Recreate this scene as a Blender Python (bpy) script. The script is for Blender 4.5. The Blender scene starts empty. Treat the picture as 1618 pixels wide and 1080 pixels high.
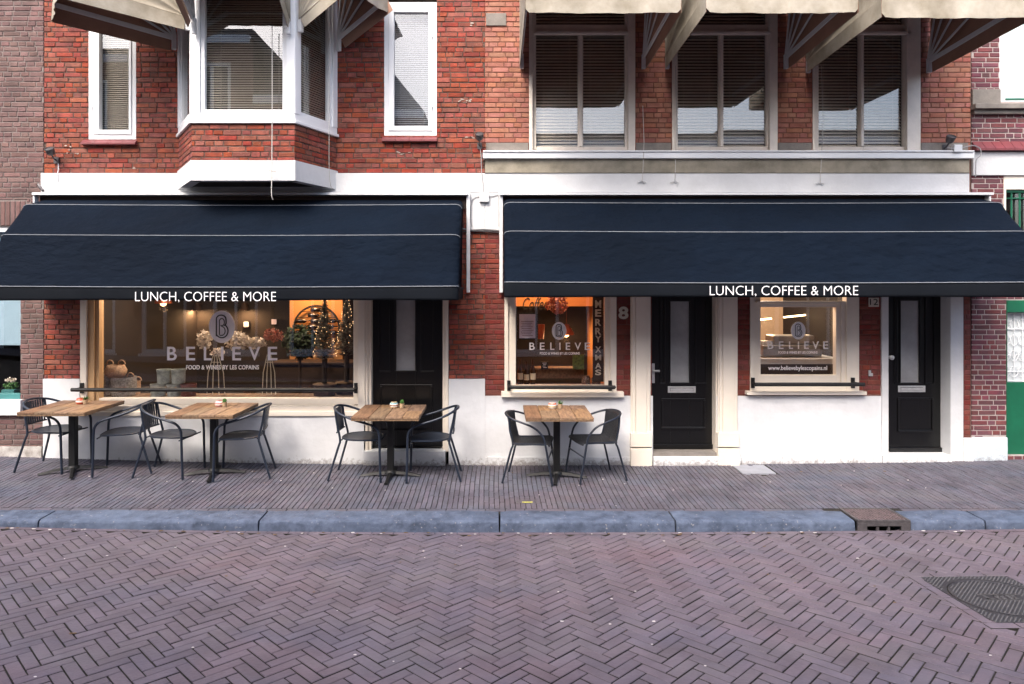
import bpy, math, random
from mathutils import Vector, Matrix
R = random.Random(7)
scene = bpy.context.scene
COL = scene.collection
rad = math.radians

# ---------------------------------------------------------------- camera
CX, CY, F, H, D = 786.0, 455.0, 1079.0, 2.23, 8.6       # photograph metrics: vanishing point, focal length (px), eye height, facade distance
cam_d = bpy.data.cameras.new('camera')
cam = bpy.data.objects.new('camera', cam_d)
COL.objects.link(cam)
cam.location = (0, 0, H)
cam.rotation_euler = (rad(90), 0, 0)
cam_d.sensor_width = 36
cam_d.lens = 36 * F / 1618
cam_d.shift_x = (809 - CX) / 1618
cam_d.shift_y = (CY - 540) / 1618
cam_d.clip_start = 0.05
cam_d.clip_end = 500
scene.camera = cam

# ---------------------------------------------------------------- sky, sun, exposure
SUN_EL, SUN_AZ = 50, 205       # azimuth the light comes from, clockwise from +Y (behind and left of the camera)
w = bpy.data.worlds.new('World')
scene.world = w
w.use_nodes = True
nt = w.node_tree
bg = nt.nodes['Background']
sky = nt.nodes.new('ShaderNodeTexSky')
sky.sky_type = 'NISHITA'
sky.sun_disc = False
sky.sun_elevation = rad(SUN_EL)
sky.sun_rotation = rad(SUN_AZ)
sky.air_density = 1.0
sky.dust_density = 5.0
sky.ozone_density = 1.0
nt.links.new(sky.outputs[0], bg.inputs[0])
bg.inputs[1].default_value = 0.15
sd = bpy.data.lights.new('sun', 'SUN')
sd.energy = 0.75
sd.angle = rad(25)
sd.color = (1.0, 0.97, 0.93)
so = bpy.data.objects.new('sun', sd)
COL.objects.link(so)
az, el = rad(SUN_AZ), rad(SUN_EL)
dirv = Vector((math.sin(az) * math.cos(el), math.cos(az) * math.cos(el), math.sin(el)))
so.rotation_euler = dirv.to_track_quat('Z', 'Y').to_euler()
so.location = (0, 0, 20)
scene.view_settings.view_transform = 'Standard'
scene.view_settings.look = 'None'
scene.view_settings.exposure = 1.8
scene.view_settings.gamma = 1
scene.render.engine = 'CYCLES'
scene.cycles.max_bounces = 8
scene.cycles.transparent_max_bounces = 16
scene.cycles.use_denoising = True
scene.cycles.sample_clamp_indirect = 4


# ---------------------------------------------------------------- helpers
def X(px, Y=D): return (px - CX) * Y / F
def Z(py, Y=D): return H - (py - CY) * Y / F
def bow(x): return 0.0028 * x * x if x < 0 else 0.0015 * x * x      # the street rises a little to both sides
def pave_z(x, y):                                                   # level along the kerb, rising to the sides at the wall
    t = min(1, max(0, (y - 6.9) / 1.6))
    return 0.02 * (y - 8.12) + bow(x) * (.15 + .85 * t)
def road_z(x, y): return -0.144 + 0.05 * (6.62 - max(y, 3.2)) + .85 * bow(x)


def lin(c):
    return tuple(((v / 255) / 12.92 if v / 255 <= 0.04045 else ((v / 255 + 0.055) / 1.055) ** 2.4) for v in c)


def M(name, col, rough=0.6, var=0.12, scale=6, bump=0.15, bscale=60, metal=0.0, island=0.0, hue=0.0, spec=0.5,
      col2=None, spots=0.0, trans=0.0, coat=0.0, stretch=None, emit=None, estr=0.0):
    m = bpy.data.materials.new(name)
    m.use_nodes = True
    t = m.node_tree
    N, L = t.nodes, t.links
    b = N['Principled BSDF']
    b.inputs['Roughness'].default_value = rough
    b.inputs['Metallic'].default_value = metal
    b.inputs['Specular IOR Level'].default_value = spec
    if coat: b.inputs['Coat Weight'].default_value = coat
    tc = N.new('ShaderNodeTexCoord')
    vec = tc.outputs['Object']
    if stretch:
        mp = N.new('ShaderNodeMapping')
        mp.inputs['Scale'].default_value = stretch
        L.new(vec, mp.inputs[0])
        vec = mp.outputs[0]
    n1 = N.new('ShaderNodeTexNoise')
    n1.inputs['Scale'].default_value = scale
    n1.inputs['Detail'].default_value = 6
    n1.inputs['Roughness'].default_value = 0.65
    L.new(vec, n1.inputs['Vector'])
    base = N.new('ShaderNodeMix')
    base.data_type = 'RGBA'
    c1 = tuple(col) + (1,)
    c2 = (tuple(col2) if col2 else tuple(v * (1 - 2 * var) for v in col)) + (1,)
    ramp = N.new('ShaderNodeMapRange')
    ramp.inputs[1].default_value = 0.36
    ramp.inputs[2].default_value = 0.66
    L.new(n1.outputs[0], ramp.inputs[0])
    L.new(ramp.outputs[0], base.inputs[0])
    base.inputs[6].default_value = c1
    base.inputs[7].default_value = c2
    out = base.outputs[2]
    if island or hue:
        g = N.new('ShaderNodeNewGeometry')
        hs = N.new('ShaderNodeHueSaturation')
        L.new(out, hs.inputs['Color'])
        wn = N.new('ShaderNodeTexWhiteNoise')
        wn.noise_dimensions = '1D'
        L.new(g.outputs['Random Per Island'], wn.inputs['W'])
        sx = N.new('ShaderNodeSeparateColor')
        L.new(wn.outputs['Color'], sx.inputs[0])
        for (src, sock, lo, hi) in ((0, 'Value', 1 - island, 1 + island), (1, 'Hue', 0.5 - hue, 0.5 + hue), (2, 'Saturation', 1 - island * 0.6, 1 + island * 0.3)):
            mr = N.new('ShaderNodeMapRange')
            mr.inputs[3].default_value = lo
            mr.inputs[4].default_value = hi
            L.new(sx.outputs[src], mr.inputs[0])
            L.new(mr.outputs[0], hs.inputs[sock])
        out = hs.outputs[0]
    if spots:
        n3 = N.new('ShaderNodeTexNoise')
        n3.inputs['Scale'].default_value = 38
        n3.inputs['Detail'].default_value = 3
        L.new(tc.outputs['Object'], n3.inputs['Vector'])
        mr = N.new('ShaderNodeMapRange')
        mr.inputs[1].default_value = 0.66
        mr.inputs[2].default_value = 0.72
        mr.inputs[4].default_value = spots
        L.new(n3.outputs[0], mr.inputs[0])
        mx = N.new('ShaderNodeMix')
        mx.data_type = 'RGBA'
        L.new(mr.outputs[0], mx.inputs[0])
        L.new(out, mx.inputs[6])
        mx.inputs[7].default_value = (0.35, 0.33, 0.31, 1)
        out = mx.outputs[2]
    L.new(out, b.inputs['Base Color'])
    if bump:
        n2 = N.new('ShaderNodeTexNoise')
        n2.inputs['Scale'].default_value = bscale
        n2.inputs['Detail'].default_value = 5
        L.new(vec, n2.inputs['Vector'])
        bp = N.new('ShaderNodeBump')
        bp.inputs['Strength'].default_value = bump
        bp.inputs['Distance'].default_value = 0.01
        L.new(n2.outputs[0], bp.inputs['Height'])
        L.new(bp.outputs[0], b.inputs['Normal'])
    if emit:
        b.inputs['Emission Color'].default_value = tuple(emit) + (1,)
        b.inputs['Emission Strength'].default_value = estr
    if trans:
        b.inputs['Transmission Weight'].default_value = trans
    return m


def glass_mat(name, ior=1.75, tint=(1, 1, 1), rough=0.0, dirty=0.0):
    m = bpy.data.materials.new(name)
    m.use_nodes = True
    t = m.node_tree
    N, L = t.nodes, t.links
    N.remove(N['Principled BSDF'])
    o = N['Material Output']
    tr = N.new('ShaderNodeBsdfTransparent')
    tr.inputs[0].default_value = tuple(tint) + (1,)
    gl = N.new('ShaderNodeBsdfGlossy')
    gl.inputs['Roughness'].default_value = rough
    fr = N.new('ShaderNodeFresnel')
    g = N.new('ShaderNodeNewGeometry')
    io = N.new('ShaderNodeMix')                 # the same reflectance from both sides of the thin pane
    L.new(g.outputs['Backfacing'], io.inputs[0])
    io.inputs[2].default_value = ior
    io.inputs[3].default_value = 1 / ior
    L.new(io.outputs[0], fr.inputs['IOR'])
    mx = N.new('ShaderNodeMixShader')
    L.new(fr.outputs[0], mx.inputs[0])
    L.new(tr.outputs[0], mx.inputs[1])
    L.new(gl.outputs[0], mx.inputs[2])
    L.new(mx.outputs[0], o.inputs[0])
    # very slight waviness of the pane
    tc = N.new('ShaderNodeTexCoord')
    n2 = N.new('ShaderNodeTexNoise')
    n2.inputs['Scale'].default_value = 1.6
    L.new(tc.outputs['Object'], n2.inputs['Vector'])
    bp = N.new('ShaderNodeBump')
    bp.inputs['Strength'].default_value = 0.02
    bp.inputs['Distance'].default_value = 0.01
    L.new(n2.outputs[0], bp.inputs['Height'])
    L.new(bp.outputs[0], gl.inputs['Normal'])
    return m


class MB:
    def __init__(s): s.v, s.f, s.m = [], [], []
    def add(s, vs, fs, mi=0):
        n = len(s.v)
        s.v += [tuple(p) for p in vs]
        s.f += [tuple(i + n for i in q) for q in fs]
        s.m += [mi] * len(fs)
    def box(s, x0, x1, y0, y1, z0, z1, mi=0, rot=0.0, mat=None):
        if x0 > x1: x0, x1 = x1, x0
        if y0 > y1: y0, y1 = y1, y0
        if z0 > z1: z0, z1 = z1, z0
        vs = [Vector((x, y, z)) for z in (z0, z1) for y in (y0, y1) for x in (x0, x1)]
        if mat is not None: vs = [mat @ p for p in vs]
        s.add(vs, [(0, 2, 3, 1), (4, 5, 7, 6), (0, 1, 5, 4), (2, 6, 7, 3), (0, 4, 6, 2), (1, 3, 7, 5)], mi)
    def pbox(s, px0, py0, px1, py1, yf, th, mi=0):
        "box whose front face covers photo pixels px0..px1, py0..py1 at distance yf"
        s.box(X(px0, yf), X(px1, yf), yf, yf + th, Z(py1, yf), Z(py0, yf), mi)
    def prism(s, pts, d, mi=0):
        "pts: planar polygon (list of Vector); d: extrusion Vector"
        n = len(pts)
        d = Vector(d)
        vs = [Vector(p) for p in pts] + [Vector(p) + d for p in pts]
        s.add(vs, [tuple(range(n - 1, -1, -1)), tuple(range(n, 2 * n))] + [(i, (i + 1) % n, n + (i + 1) % n, n + i) for i in range(n)], mi)
    def tube(s, pts, r, seg=8, mi=0, closed=False, cap=True):
        pts = [Vector(p) for p in pts]
        n = len(pts)
        rs = r if isinstance(r, (list, tuple)) else [r] * n
        up = None
        vs, fs = [], []
        for i, p in enumerate(pts):
            if closed: t = (pts[(i + 1) % n] - pts[i - 1])
            else: t = pts[min(i + 1, n - 1)] - pts[max(i - 1, 0)]
            t = t.normalized() if t.length > 1e-9 else Vector((0, 0, 1))
            if up is None:
                a = Vector((0, 0, 1)) if abs(t.z) < 0.9 else Vector((1, 0, 0))
                up = (a - t * a.dot(t)).normalized()
            else:
                up = up - t * up.dot(t)
                up = up.normalized() if up.length > 1e-6 else Vector((1, 0, 0))
            sd_ = t.cross(up)
            for k in range(seg):
                a = 2 * math.pi * k / seg
                vs.append(p + (up * math.cos(a) + sd_ * math.sin(a)) * rs[i])
        rings = n if closed else n - 1
        for i in range(rings):
            j = (i + 1) % n
            for k in range(seg):
                l = (k + 1) % seg
                fs.append((i * seg + k, i * seg + l, j * seg + l, j * seg + k))
        if cap and not closed:
            fs.append(tuple(range(seg - 1, -1, -1)))
            fs.append(tuple((n - 1) * seg + k for k in range(seg)))
        s.add(vs, fs, mi)
    def lathe(s, prof, c=(0, 0, 0), seg=20, mi=0):
        c = Vector(c)
        vs, fs = [], []
        for (r, z) in prof:
            for k in range(seg):
                a = 2 * math.pi * k / seg
                vs.append(c + Vector((r * math.cos(a), r * math.sin(a), z)))
        for i in range(len(prof) - 1):
            for k in range(seg):
                l = (k + 1) % seg
                fs.append((i * seg + k, i * seg + l, (i + 1) * seg + l, (i + 1) * seg + k))
        fs.append(tuple(range(seg - 1, -1, -1)))
        fs.append(tuple((len(prof) - 1) * seg + k for k in range(seg)))
        s.add(vs, fs, mi)
    def grid(s, fn, nu, nv, mi=0):
        vs = [fn(i / nu, j / nv) for j in range(nv + 1) for i in range(nu + 1)]
        fs = [(j * (nu + 1) + i, j * (nu + 1) + i + 1, (j + 1) * (nu + 1) + i + 1, (j + 1) * (nu + 1) + i) for j in range(nv) for i in range(nu)]
        s.add(vs, fs, mi)
    def brick(s, x0, x1, z0, z1, yf, mi=0, b=0.004, depth=0.012, tilt=0.0):
        "a brick front facing -Y with chamfered edges"
        a = [(x0, yf + depth, z0), (x1, yf + depth, z0), (x1, yf + depth, z1), (x0, yf + depth, z1)]
        b1 = min(b, (x1 - x0) / 3, (z1 - z0) / 3)
        t = [(x0, yf + b1, z0), (x1, yf + b1, z0), (x1, yf + b1, z1), (x0, yf + b1, z1)]
        c = [(x0 + b1, yf - tilt, z0 + b1), (x1 - b1, yf + tilt, z0 + b1), (x1 - b1, yf + tilt * 0.3, z1 - b1), (x0 + b1, yf, z1 - b1)]
        s.add(a + t + c, [(8, 9, 10, 11)] + [(i + 4, (i + 1) % 4 + 4, (i + 1) % 4 + 8, i + 8) for i in range(4)] + [(i, (i + 1) % 4, (i + 1) % 4 + 4, i + 4) for i in range(4)], mi)
    def build(s, name, mats, parent=None, smooth=False, bevel=0, mat=None, solid=0, angle=40):
        me = bpy.data.meshes.new(name)
        vs = s.v
        me.from_pydata([tuple(v) for v in vs], [], s.f)
        if not isinstance(mats, (list, tuple)): mats = [mats]
        for m_ in mats: me.materials.append(m_)
        for p, i in zip(me.polygons, s.m): p.material_index = i
        if smooth:
            for p in me.polygons: p.use_smooth = True
            if angle < 180:
                me.set_sharp_from_angle(angle=rad(angle))
        me.update()
        o = bpy.data.objects.new(name, me)
        COL.objects.link(o)
        if parent is not None:
            o.parent = parent
            if mat is None and parent.get('_w') is not None and parent.parent is None and parent.type == 'EMPTY':
                o.location = -parent.location       # shapes were given in world coordinates
        if mat is not None: o.matrix_local = mat
        if bevel:
            bm = o.modifiers.new('bevel', 'BEVEL')
            bm.width = bevel
            bm.segments = 2
            bm.limit_method = 'ANGLE'
        if solid:
            sm = o.modifiers.new('solid', 'SOLIDIFY')
            sm.thickness = solid
        return o


def smooth_path(pts, n=6, closed=False):
    pts = [Vector(p) for p in pts]
    out = []
    N = len(pts)
    for i in range(N if closed else N - 1):
        p0 = pts[(i - 1) % N] if (closed or i > 0) else pts[0] * 2 - pts[1]
        p1, p2 = pts[i], pts[(i + 1) % N]
        p3 = pts[(i + 2) % N] if (closed or i < N - 2) else pts[-1] * 2 - pts[-2]
        for k in range(n):
            t = k / n
            out.append(0.5 * ((2 * p1) + (p2 - p0) * t + (2 * p0 - 5 * p1 + 4 * p2 - p3) * t * t + (3 * p1 - p0 - 3 * p2 + p3) * t ** 3))
    if not closed: out.append(pts[-1])
    return out


def thing(name, label, cat, loc=(0, 0, 0), rz=0.0, group=None, world=False):
    o = bpy.data.objects.new(name, None)
    COL.objects.link(o)
    o.location = loc
    o.rotation_euler = (0, 0, rz)
    o.empty_display_size = 0.2
    if world: o['_w'] = 1
    return tag(o, label, cat, group)


def tag(o, label=None, cat=None, group=None, kind=None):
    if label: o['label'] = label
    if cat: o['category'] = cat
    if group: o['group'] = group
    if kind: o['kind'] = kind
    return o


def dup(o, parent=None, loc=None, rz=None, label=None):
    c = o.copy()
    COL.objects.link(c)
    if parent is not None: c.parent = parent
    if loc is not None: c.location = loc
    if rz is not None: c.rotation_euler = (0, 0, rz)
    if label: c['label'] = label
    for ch in list(o.children): dup(ch, c)
    return c


FONTS = {}
def text(body, px0, py0, px1, py1, yf, m, parent, name='lettering', th=0.004, bold=0.0, space=1.0, box=None, script=False):
    "lettering filling the given photo rectangle at distance yf"
    cu = bpy.data.curves.new('tmp', 'FONT')
    cu.body = body
    cu.size = 1
    cu.offset = bold
    cu.space_character = space
    cu.resolution_u = 4
    if script: cu.shear = 0.4
    to = bpy.data.objects.new('tmp', cu)
    COL.objects.link(to)
    bpy.context.view_layer.update()
    me = bpy.data.meshes.new_from_object(to.evaluated_get(bpy.context.evaluated_depsgraph_get()))
    bpy.data.objects.remove(to)
    bpy.data.curves.remove(cu)
    xs = [v.co.x for v in me.vertices]
    ys = [v.co.y for v in me.vertices]
    ax, bx, ay, by = min(xs), max(xs), min(ys), max(ys)
    if box: ay, by = box
    wx0, wx1, wz0, wz1 = X(px0, yf), X(px1, yf), Z(py1, yf), Z(py0, yf)
    mb = MB()
    n = len(me.vertices)
    P = [((v.co.x - ax) / (bx - ax) * (wx1 - wx0) + wx0, yf, (v.co.y - ay) / (by - ay) * (wz1 - wz0) + wz0) for v in me.vertices]
    Q = [(p[0], p[1] + th, p[2]) for p in P]
    fs = [tuple(p.vertices) for p in me.polygons]
    cnt = {}
    for f in fs:
        for i in range(len(f)):
            e = (f[i], f[(i + 1) % len(f)])
            cnt[e] = 1
    side = [(a, b, b + n, a + n) for (a, b) in cnt if (b, a) not in cnt]
    mb.add(P + Q, fs + side, 0)
    bpy.data.meshes.remove(me)
    return mb.build(name, m, parent)


def cut(rect, holes):
    rs = [rect]
    for h in holes:
        out = []
        for (a, b, c, d) in rs:          # x0,x1,z0,z1
            if h[0] >= b or h[1] <= a or h[2] >= d or h[3] <= c:
                out.append((a, b, c, d))
                continue
            if h[0] > a: out.append((a, h[0], c, d))
            if h[1] < b: out.append((h[1], b, c, d))
            aa, bb = max(a, h[0]), min(b, h[1])
            if h[2] > c: out.append((aa, bb, c, h[2]))
            if h[3] < d: out.append((aa, bb, h[3], d))
        rs = out
    return rs


def brick_wall(mb, x0, x1, z0, z1, holes, yf=D, course=0.0635, bl=0.215, joint=0.011, bm=0, mm=1, skip=(), rough=0.002, depth=0.22, seed=1, backing=True, z_off=0.0, header=True):
    rr = random.Random(seed)
    k0 = math.floor((z0 - z_off) / course)
    k1 = math.ceil((z1 - z_off) / course)
    for k in range(k0, k1):
        za, zb = z_off + k * course, z_off + (k + 1) * course - joint
        if header and k % 2: L_, off = bl / 2, bl / 4
        else: L_, off = bl, 0 if k % 4 < 2 else bl / 2
        x = x0 - off - rr.uniform(0, .02)
        while x < x1:
            l2 = L_ * rr.uniform(0.93, 1.07)
            if header and k % 2 == 0 and rr.random() < .18: l2 = bl / 2
            if header and k % 2 and rr.random() < .3: l2 = bl
            a, b = max(x, x0), min(x + l2 - joint, x1)
            x += l2
            if b - a < 0.02: continue
            c, d = max(za + rr.uniform(-rough, rough), z0), min(zb + rr.uniform(-rough, rough), z1)
            if d - c < 0.012: continue
            pr = rr.uniform(-rough, rough)
            for (p, q, r_, s_) in cut((a, b, c, d), list(holes) + list(skip)):
                if q - p < 0.015 or s_ - r_ < 0.012: continue
                mb.brick(p, q, r_, s_, yf + pr, bm, b=0.005, tilt=rr.uniform(-.0015, .0015))
    if backing:
        for (p, q, r_, s_) in cut((x0, x1, z0, z1), holes):
            mb.box(p, q, yf + 0.007, yf + depth, r_, s_, mm)


def hole(px0, py0, px1, py1, Y=D):
    return (X(px0, Y), X(px1, Y), Z(py1, Y), Z(py0, Y))


# ---------------------------------------------------------------- materials
m_brickB = M('red_brick', lin((140, 64, 44)), 0.85, col2=lin((102, 46, 36)), scale=9, bump=.5, bscale=70, island=.24, hue=.009, spots=.2)
m_mortB = M('dark_mortar', lin((98, 78, 68)), 0.95, bump=.5, scale=14, col2=lin((60, 48, 44)))
m_brickC = M('salmon_brick', lin((160, 104, 86)), 0.85, col2=lin((136, 82, 66)), scale=6, bump=.35, island=.16, hue=.012, spots=.2)
m_mortC = M('brown_mortar', lin((120, 82, 68)), 0.95, bump=.4, scale=14)
m_brickA = M('grey_brown_brick', lin((112, 84, 80)), 0.85, col2=lin((84, 62, 60)), scale=4, bump=.6, island=.2, hue=.01)
m_mortA = M('grey_mortar', lin((122, 112, 108)), 0.95, bump=.4, scale=14)
m_brickD = M('maroon_brick', lin((108, 56, 60)), 0.8, col2=lin((84, 48, 56)), scale=5, bump=.3, island=.25, hue=.015)
m_mortD = M('white_mortar', lin((168, 156, 152)), 0.95, bump=.3, scale=14)
m_white = M('white_plaster', lin((208, 209, 210)), 0.75, var=.08, scale=1.6, bump=.35, bscale=26)
def base_dirt(m, z_top, col):
    "patchy splash dirt and flaking near the foot of the wall (a stain with its own shape)"
    t = m.node_tree; N, L = t.nodes, t.links
    b = N['Principled BSDF']
    src = b.inputs['Base Color'].links[0].from_socket
    tc = N.new('ShaderNodeTexCoord'); sp = N.new('ShaderNodeSeparateXYZ')
    L.new(tc.outputs['Object'], sp.inputs[0])
    n = N.new('ShaderNodeTexNoise'); n.inputs['Scale'].default_value = 22; n.inputs['Detail'].default_value = 8; n.inputs['Roughness'].default_value = .75
    L.new(tc.outputs['Object'], n.inputs['Vector'])
    mr = N.new('ShaderNodeMapRange'); mr.inputs[1].default_value = 0; mr.inputs[2].default_value = z_top; mr.inputs[3].default_value = .30; mr.inputs[4].default_value = -.25
    L.new(sp.outputs[2], mr.inputs[0])
    ad = N.new('ShaderNodeMath'); L.new(mr.outputs[0], ad.inputs[0]); L.new(n.outputs[0], ad.inputs[1])
    th = N.new('ShaderNodeMapRange'); th.inputs[1].default_value = .60; th.inputs[2].default_value = .76; th.inputs[4].default_value = .7
    L.new(ad.outputs[0], th.inputs[0])
    mx = N.new('ShaderNodeMix'); mx.data_type = 'RGBA'
    L.new(th.outputs[0], mx.inputs[0]); L.new(src, mx.inputs[6]); mx.inputs[7].default_value = tuple(col) + (1,)
    L.new(mx.outputs[2], b.inputs['Base Color'])
m_plinth = M('plinth_plaster', lin((214, 215, 217)), 0.7, var=.07, scale=2, bump=.5, bscale=14)
base_dirt(m_plinth, .22, lin((120, 112, 106)))
m_cream = M('cream_paint', lin((226, 216, 202)), 0.45, var=.03, scale=4, bump=.08, bscale=30)
m_wpaint = M('white_gloss_paint', lin((228, 230, 232)), 0.35, var=.02, scale=4, bump=.05, bscale=30)
m_greyfr = M('weathered_frame_paint', lin((230, 220, 207)), 0.5, var=.08, scale=5, bump=.12, bscale=40)
m_stone = M('olive_sandstone', lin((150, 143, 128)), 0.9, col2=lin((112, 106, 92)), scale=3.5, bump=.4, bscale=30)
m_stoneg = M('grey_stone', lin((128, 122, 116)), 0.9, var=.15, scale=7, bump=.3)
m_maroon = M('maroon_paint', lin((88, 22, 32)), 0.6, var=.15, scale=8, bump=.2)
m_sill = M('red_sill_tile', lin((118, 54, 58)), 0.45, var=.1, scale=8, bump=.1, island=.1)
m_black = M('black_door_paint', lin((9, 9, 10)), 0.28, var=.1, scale=5, bump=.04, bscale=25)
m_blackm = M('black_metal', lin((7, 7, 8)), 0.55, var=.1, scale=10, bump=.05, metal=.0)
m_navy = M('navy_canvas', lin((8, 18, 31)), 0.85, var=.10, scale=1.6, bump=.55, bscale=5, spec=.08, stretch=(1, 1, 2.2))
m_navyv = M('navy_valance', lin((11, 17, 25)), 0.85, var=.1, scale=2, bump=.25, bscale=220, spec=.2)
m_pipe = M('white_piping', lin((140, 145, 152)), 0.6, var=.1, scale=20, bump=0)
m_beige = M('beige_canvas', lin((168, 161, 148)), 0.9, col2=lin((128, 120, 104)), scale=2.2, bump=.3, bscale=12)
m_beigeshade = M('beige_canvas_shaded', lin((158, 122, 104)), 0.9, var=.12, scale=3, bump=.2, bscale=40)  # underside of the same beige canvas, its shade put into the colour
m_alu = M('white_aluminium', lin((212, 214, 216)), 0.4, var=.04, scale=6, bump=.03)
m_dark = M('dark_void', lin((26, 22, 20)), 0.9, var=.2, scale=4, bump=0)
m_slat = M('blind_slat', lin((225, 215, 200)), 0.5, var=.08, scale=3, bump=0)
m_slatB = M('grey_blind_slat', lin((140, 133, 121)), 0.5, var=.08, scale=3, bump=0)
m_slatD = M('dark_blind_slat', lin((118, 122, 128)), 0.5, var=.08, scale=3, bump=0)
m_glass = glass_mat('window_glass', 1.9)
m_glassL = glass_mat('shop_glass', 1.65)
m_frost = M('frosted_glass', lin((160, 161, 162)), 0.18, var=.12, scale=3, bump=.02, spec=.7)
m_steel = M('brushed_steel', lin((200, 200, 200)), 0.35, var=.08, scale=20, bump=.03, metal=.4)
m_kerb = M('blue_grey_kerb', lin((82, 93, 114)), 0.8, col2=lin((50, 60, 78)), scale=9, bump=.9, bscale=30, spots=.6)
m_road = M('road_brick', lin((98, 88, 98)), 0.75, col2=lin((80, 71, 80)), scale=3, bump=.45, bscale=45, island=.10, hue=.03)
m_joint = M('sand_joint', lin((26, 23, 22)), 0.95, col2=lin((46, 42, 36)), scale=12, bump=.6)
m_pave = M('pavement_brick', lin((86, 83, 94)), 0.75, col2=lin((68, 65, 75)), scale=2.5, bump=.4, bscale=50, island=.16, hue=.04)
m_iron = M('cast_iron', lin((88, 84, 86)), 0.5, var=.2, scale=20, bump=.3, metal=.3)
m_wood = M('table_wood', lin((138, 108, 82)), 0.65, col2=lin((90, 66, 48)), scale=5, stretch=(7, 1, 7), bump=.3, bscale=20, island=.24, hue=.01)
m_chair = M('slate_blue_aluminium', lin((36, 44, 58)), 0.4, var=.08, scale=10, bump=.05, metal=.25)
m_weave = M('black_weave', lin((30, 32, 38)), 0.6, var=.2, scale=60, bump=.8, bscale=160)
m_chair2 = M('dark_blue_tube', lin((40, 46, 58)), 0.32, var=.08, scale=10, bump=.04, metal=.25)
m_vinyl = M('white_vinyl', lin((248, 246, 248)), 0.5, var=.02, scale=5, bump=0)
m_vinylg = M('lilac_grey_vinyl', lin((250, 246, 253)), 0.5, var=.02, scale=5, bump=0)
m_green = M('green_paint', lin((14, 94, 66)), 0.45, var=.1, scale=5, bump=.06)
m_teal = M('teal_paint', lin((60, 120, 120)), 0.45, var=.1, scale=5, bump=.06)
m_cord = M('pale_cord', lin((190, 186, 180)), 0.8, var=.1, scale=40, bump=.1)
m_cable = M('grey_cable', lin((150, 150, 152)), 0.6, var=.1, scale=40, bump=0)

def patches(m, scale, cols, amt):
    "broad worn and dusty patches of the paving"
    t = m.node_tree; N, L = t.nodes, t.links
    b = N['Principled BSDF']
    src = b.inputs['Base Color'].links[0].from_socket
    tc = N.new('ShaderNodeTexCoord')
    for k, c in enumerate(cols):
        n = N.new('ShaderNodeTexNoise'); n.inputs['Scale'].default_value = scale * (1 + .7 * k); n.inputs['Detail'].default_value = 4
        mp = N.new('ShaderNodeMapping'); mp.inputs['Location'].default_value = (k * 7.3, k * 3.1, 0); mp.inputs['Scale'].default_value = (.6, 1.2, 1)
        L.new(tc.outputs['Object'], mp.inputs[0]); L.new(mp.outputs[0], n.inputs['Vector'])
        mr = N.new('ShaderNodeMapRange'); mr.inputs[1].default_value = .5; mr.inputs[2].default_value = .68; mr.inputs[4].default_value = amt
        L.new(n.outputs[0], mr.inputs[0])
        mx = N.new('ShaderNodeMix'); mx.data_type = 'RGBA'; mx.blend_type = 'MIX'
        L.new(mr.outputs[0], mx.inputs[0]); L.new(src, mx.inputs[6]); mx.inputs[7].default_value = tuple(c) + (1,)
        src = mx.outputs[2]
    L.new(src, b.inputs['Base Color'])
patches(m_road, .8, [lin((110, 84, 90)), lin((80, 80, 98)), lin((100, 95, 98))], .34)
patches(m_pave, .9, [lin((96, 80, 84)), lin((66, 78, 96)), lin((92, 90, 94))], .4)
patches(m_kerb, 1.6, [lin((90, 102, 122)), lin((60, 72, 92))], .5)
for _n in m_navy.node_tree.nodes:
    if _n.type == 'BUMP': _n.inputs['Distance'].default_value = .06; _n.inputs['Strength'].default_value = .8
patches(m_navy, .5, [lin((13, 25, 39)), lin((5, 12, 22))], .6)

# ================================================================ THE GROUND
def surface_brick(mb, c, ux, uy, lx, ly, zf, jz=0.0, b=0.004, depth=.03, mi=0):
    "paver with chamfered top: centre c (x, y), axes ux, uy, half sizes lx, ly"
    ring = []
    for (hx, hy, dz) in ((lx, ly, -depth), (lx, ly, -b), (lx - b, ly - b, 0)):
        for (sx, sy) in ((-1, -1), (1, -1), (1, 1), (-1, 1)):
            x = c[0] + ux[0] * hx * sx + uy[0] * hy * sy
            y = c[1] + ux[1] * hx * sx + uy[1] * hy * sy
            ring.append((x, y, zf(x, y) + dz + jz))
    mb.add(ring, [(8, 9, 10, 11)] + [(i + 4, (i + 1) % 4 + 4, (i + 1) % 4 + 8, i + 8) for i in range(4)], mi)
    mb.f += [tuple(len(mb.v) - 12 + q for q in (i, (i + 1) % 4, (i + 1) % 4 + 4, i + 4)) for i in range(4)]
    mb.m += [1] * 4

KY0, KY1 = 6.62, 6.905          # kerb front and back
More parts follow.
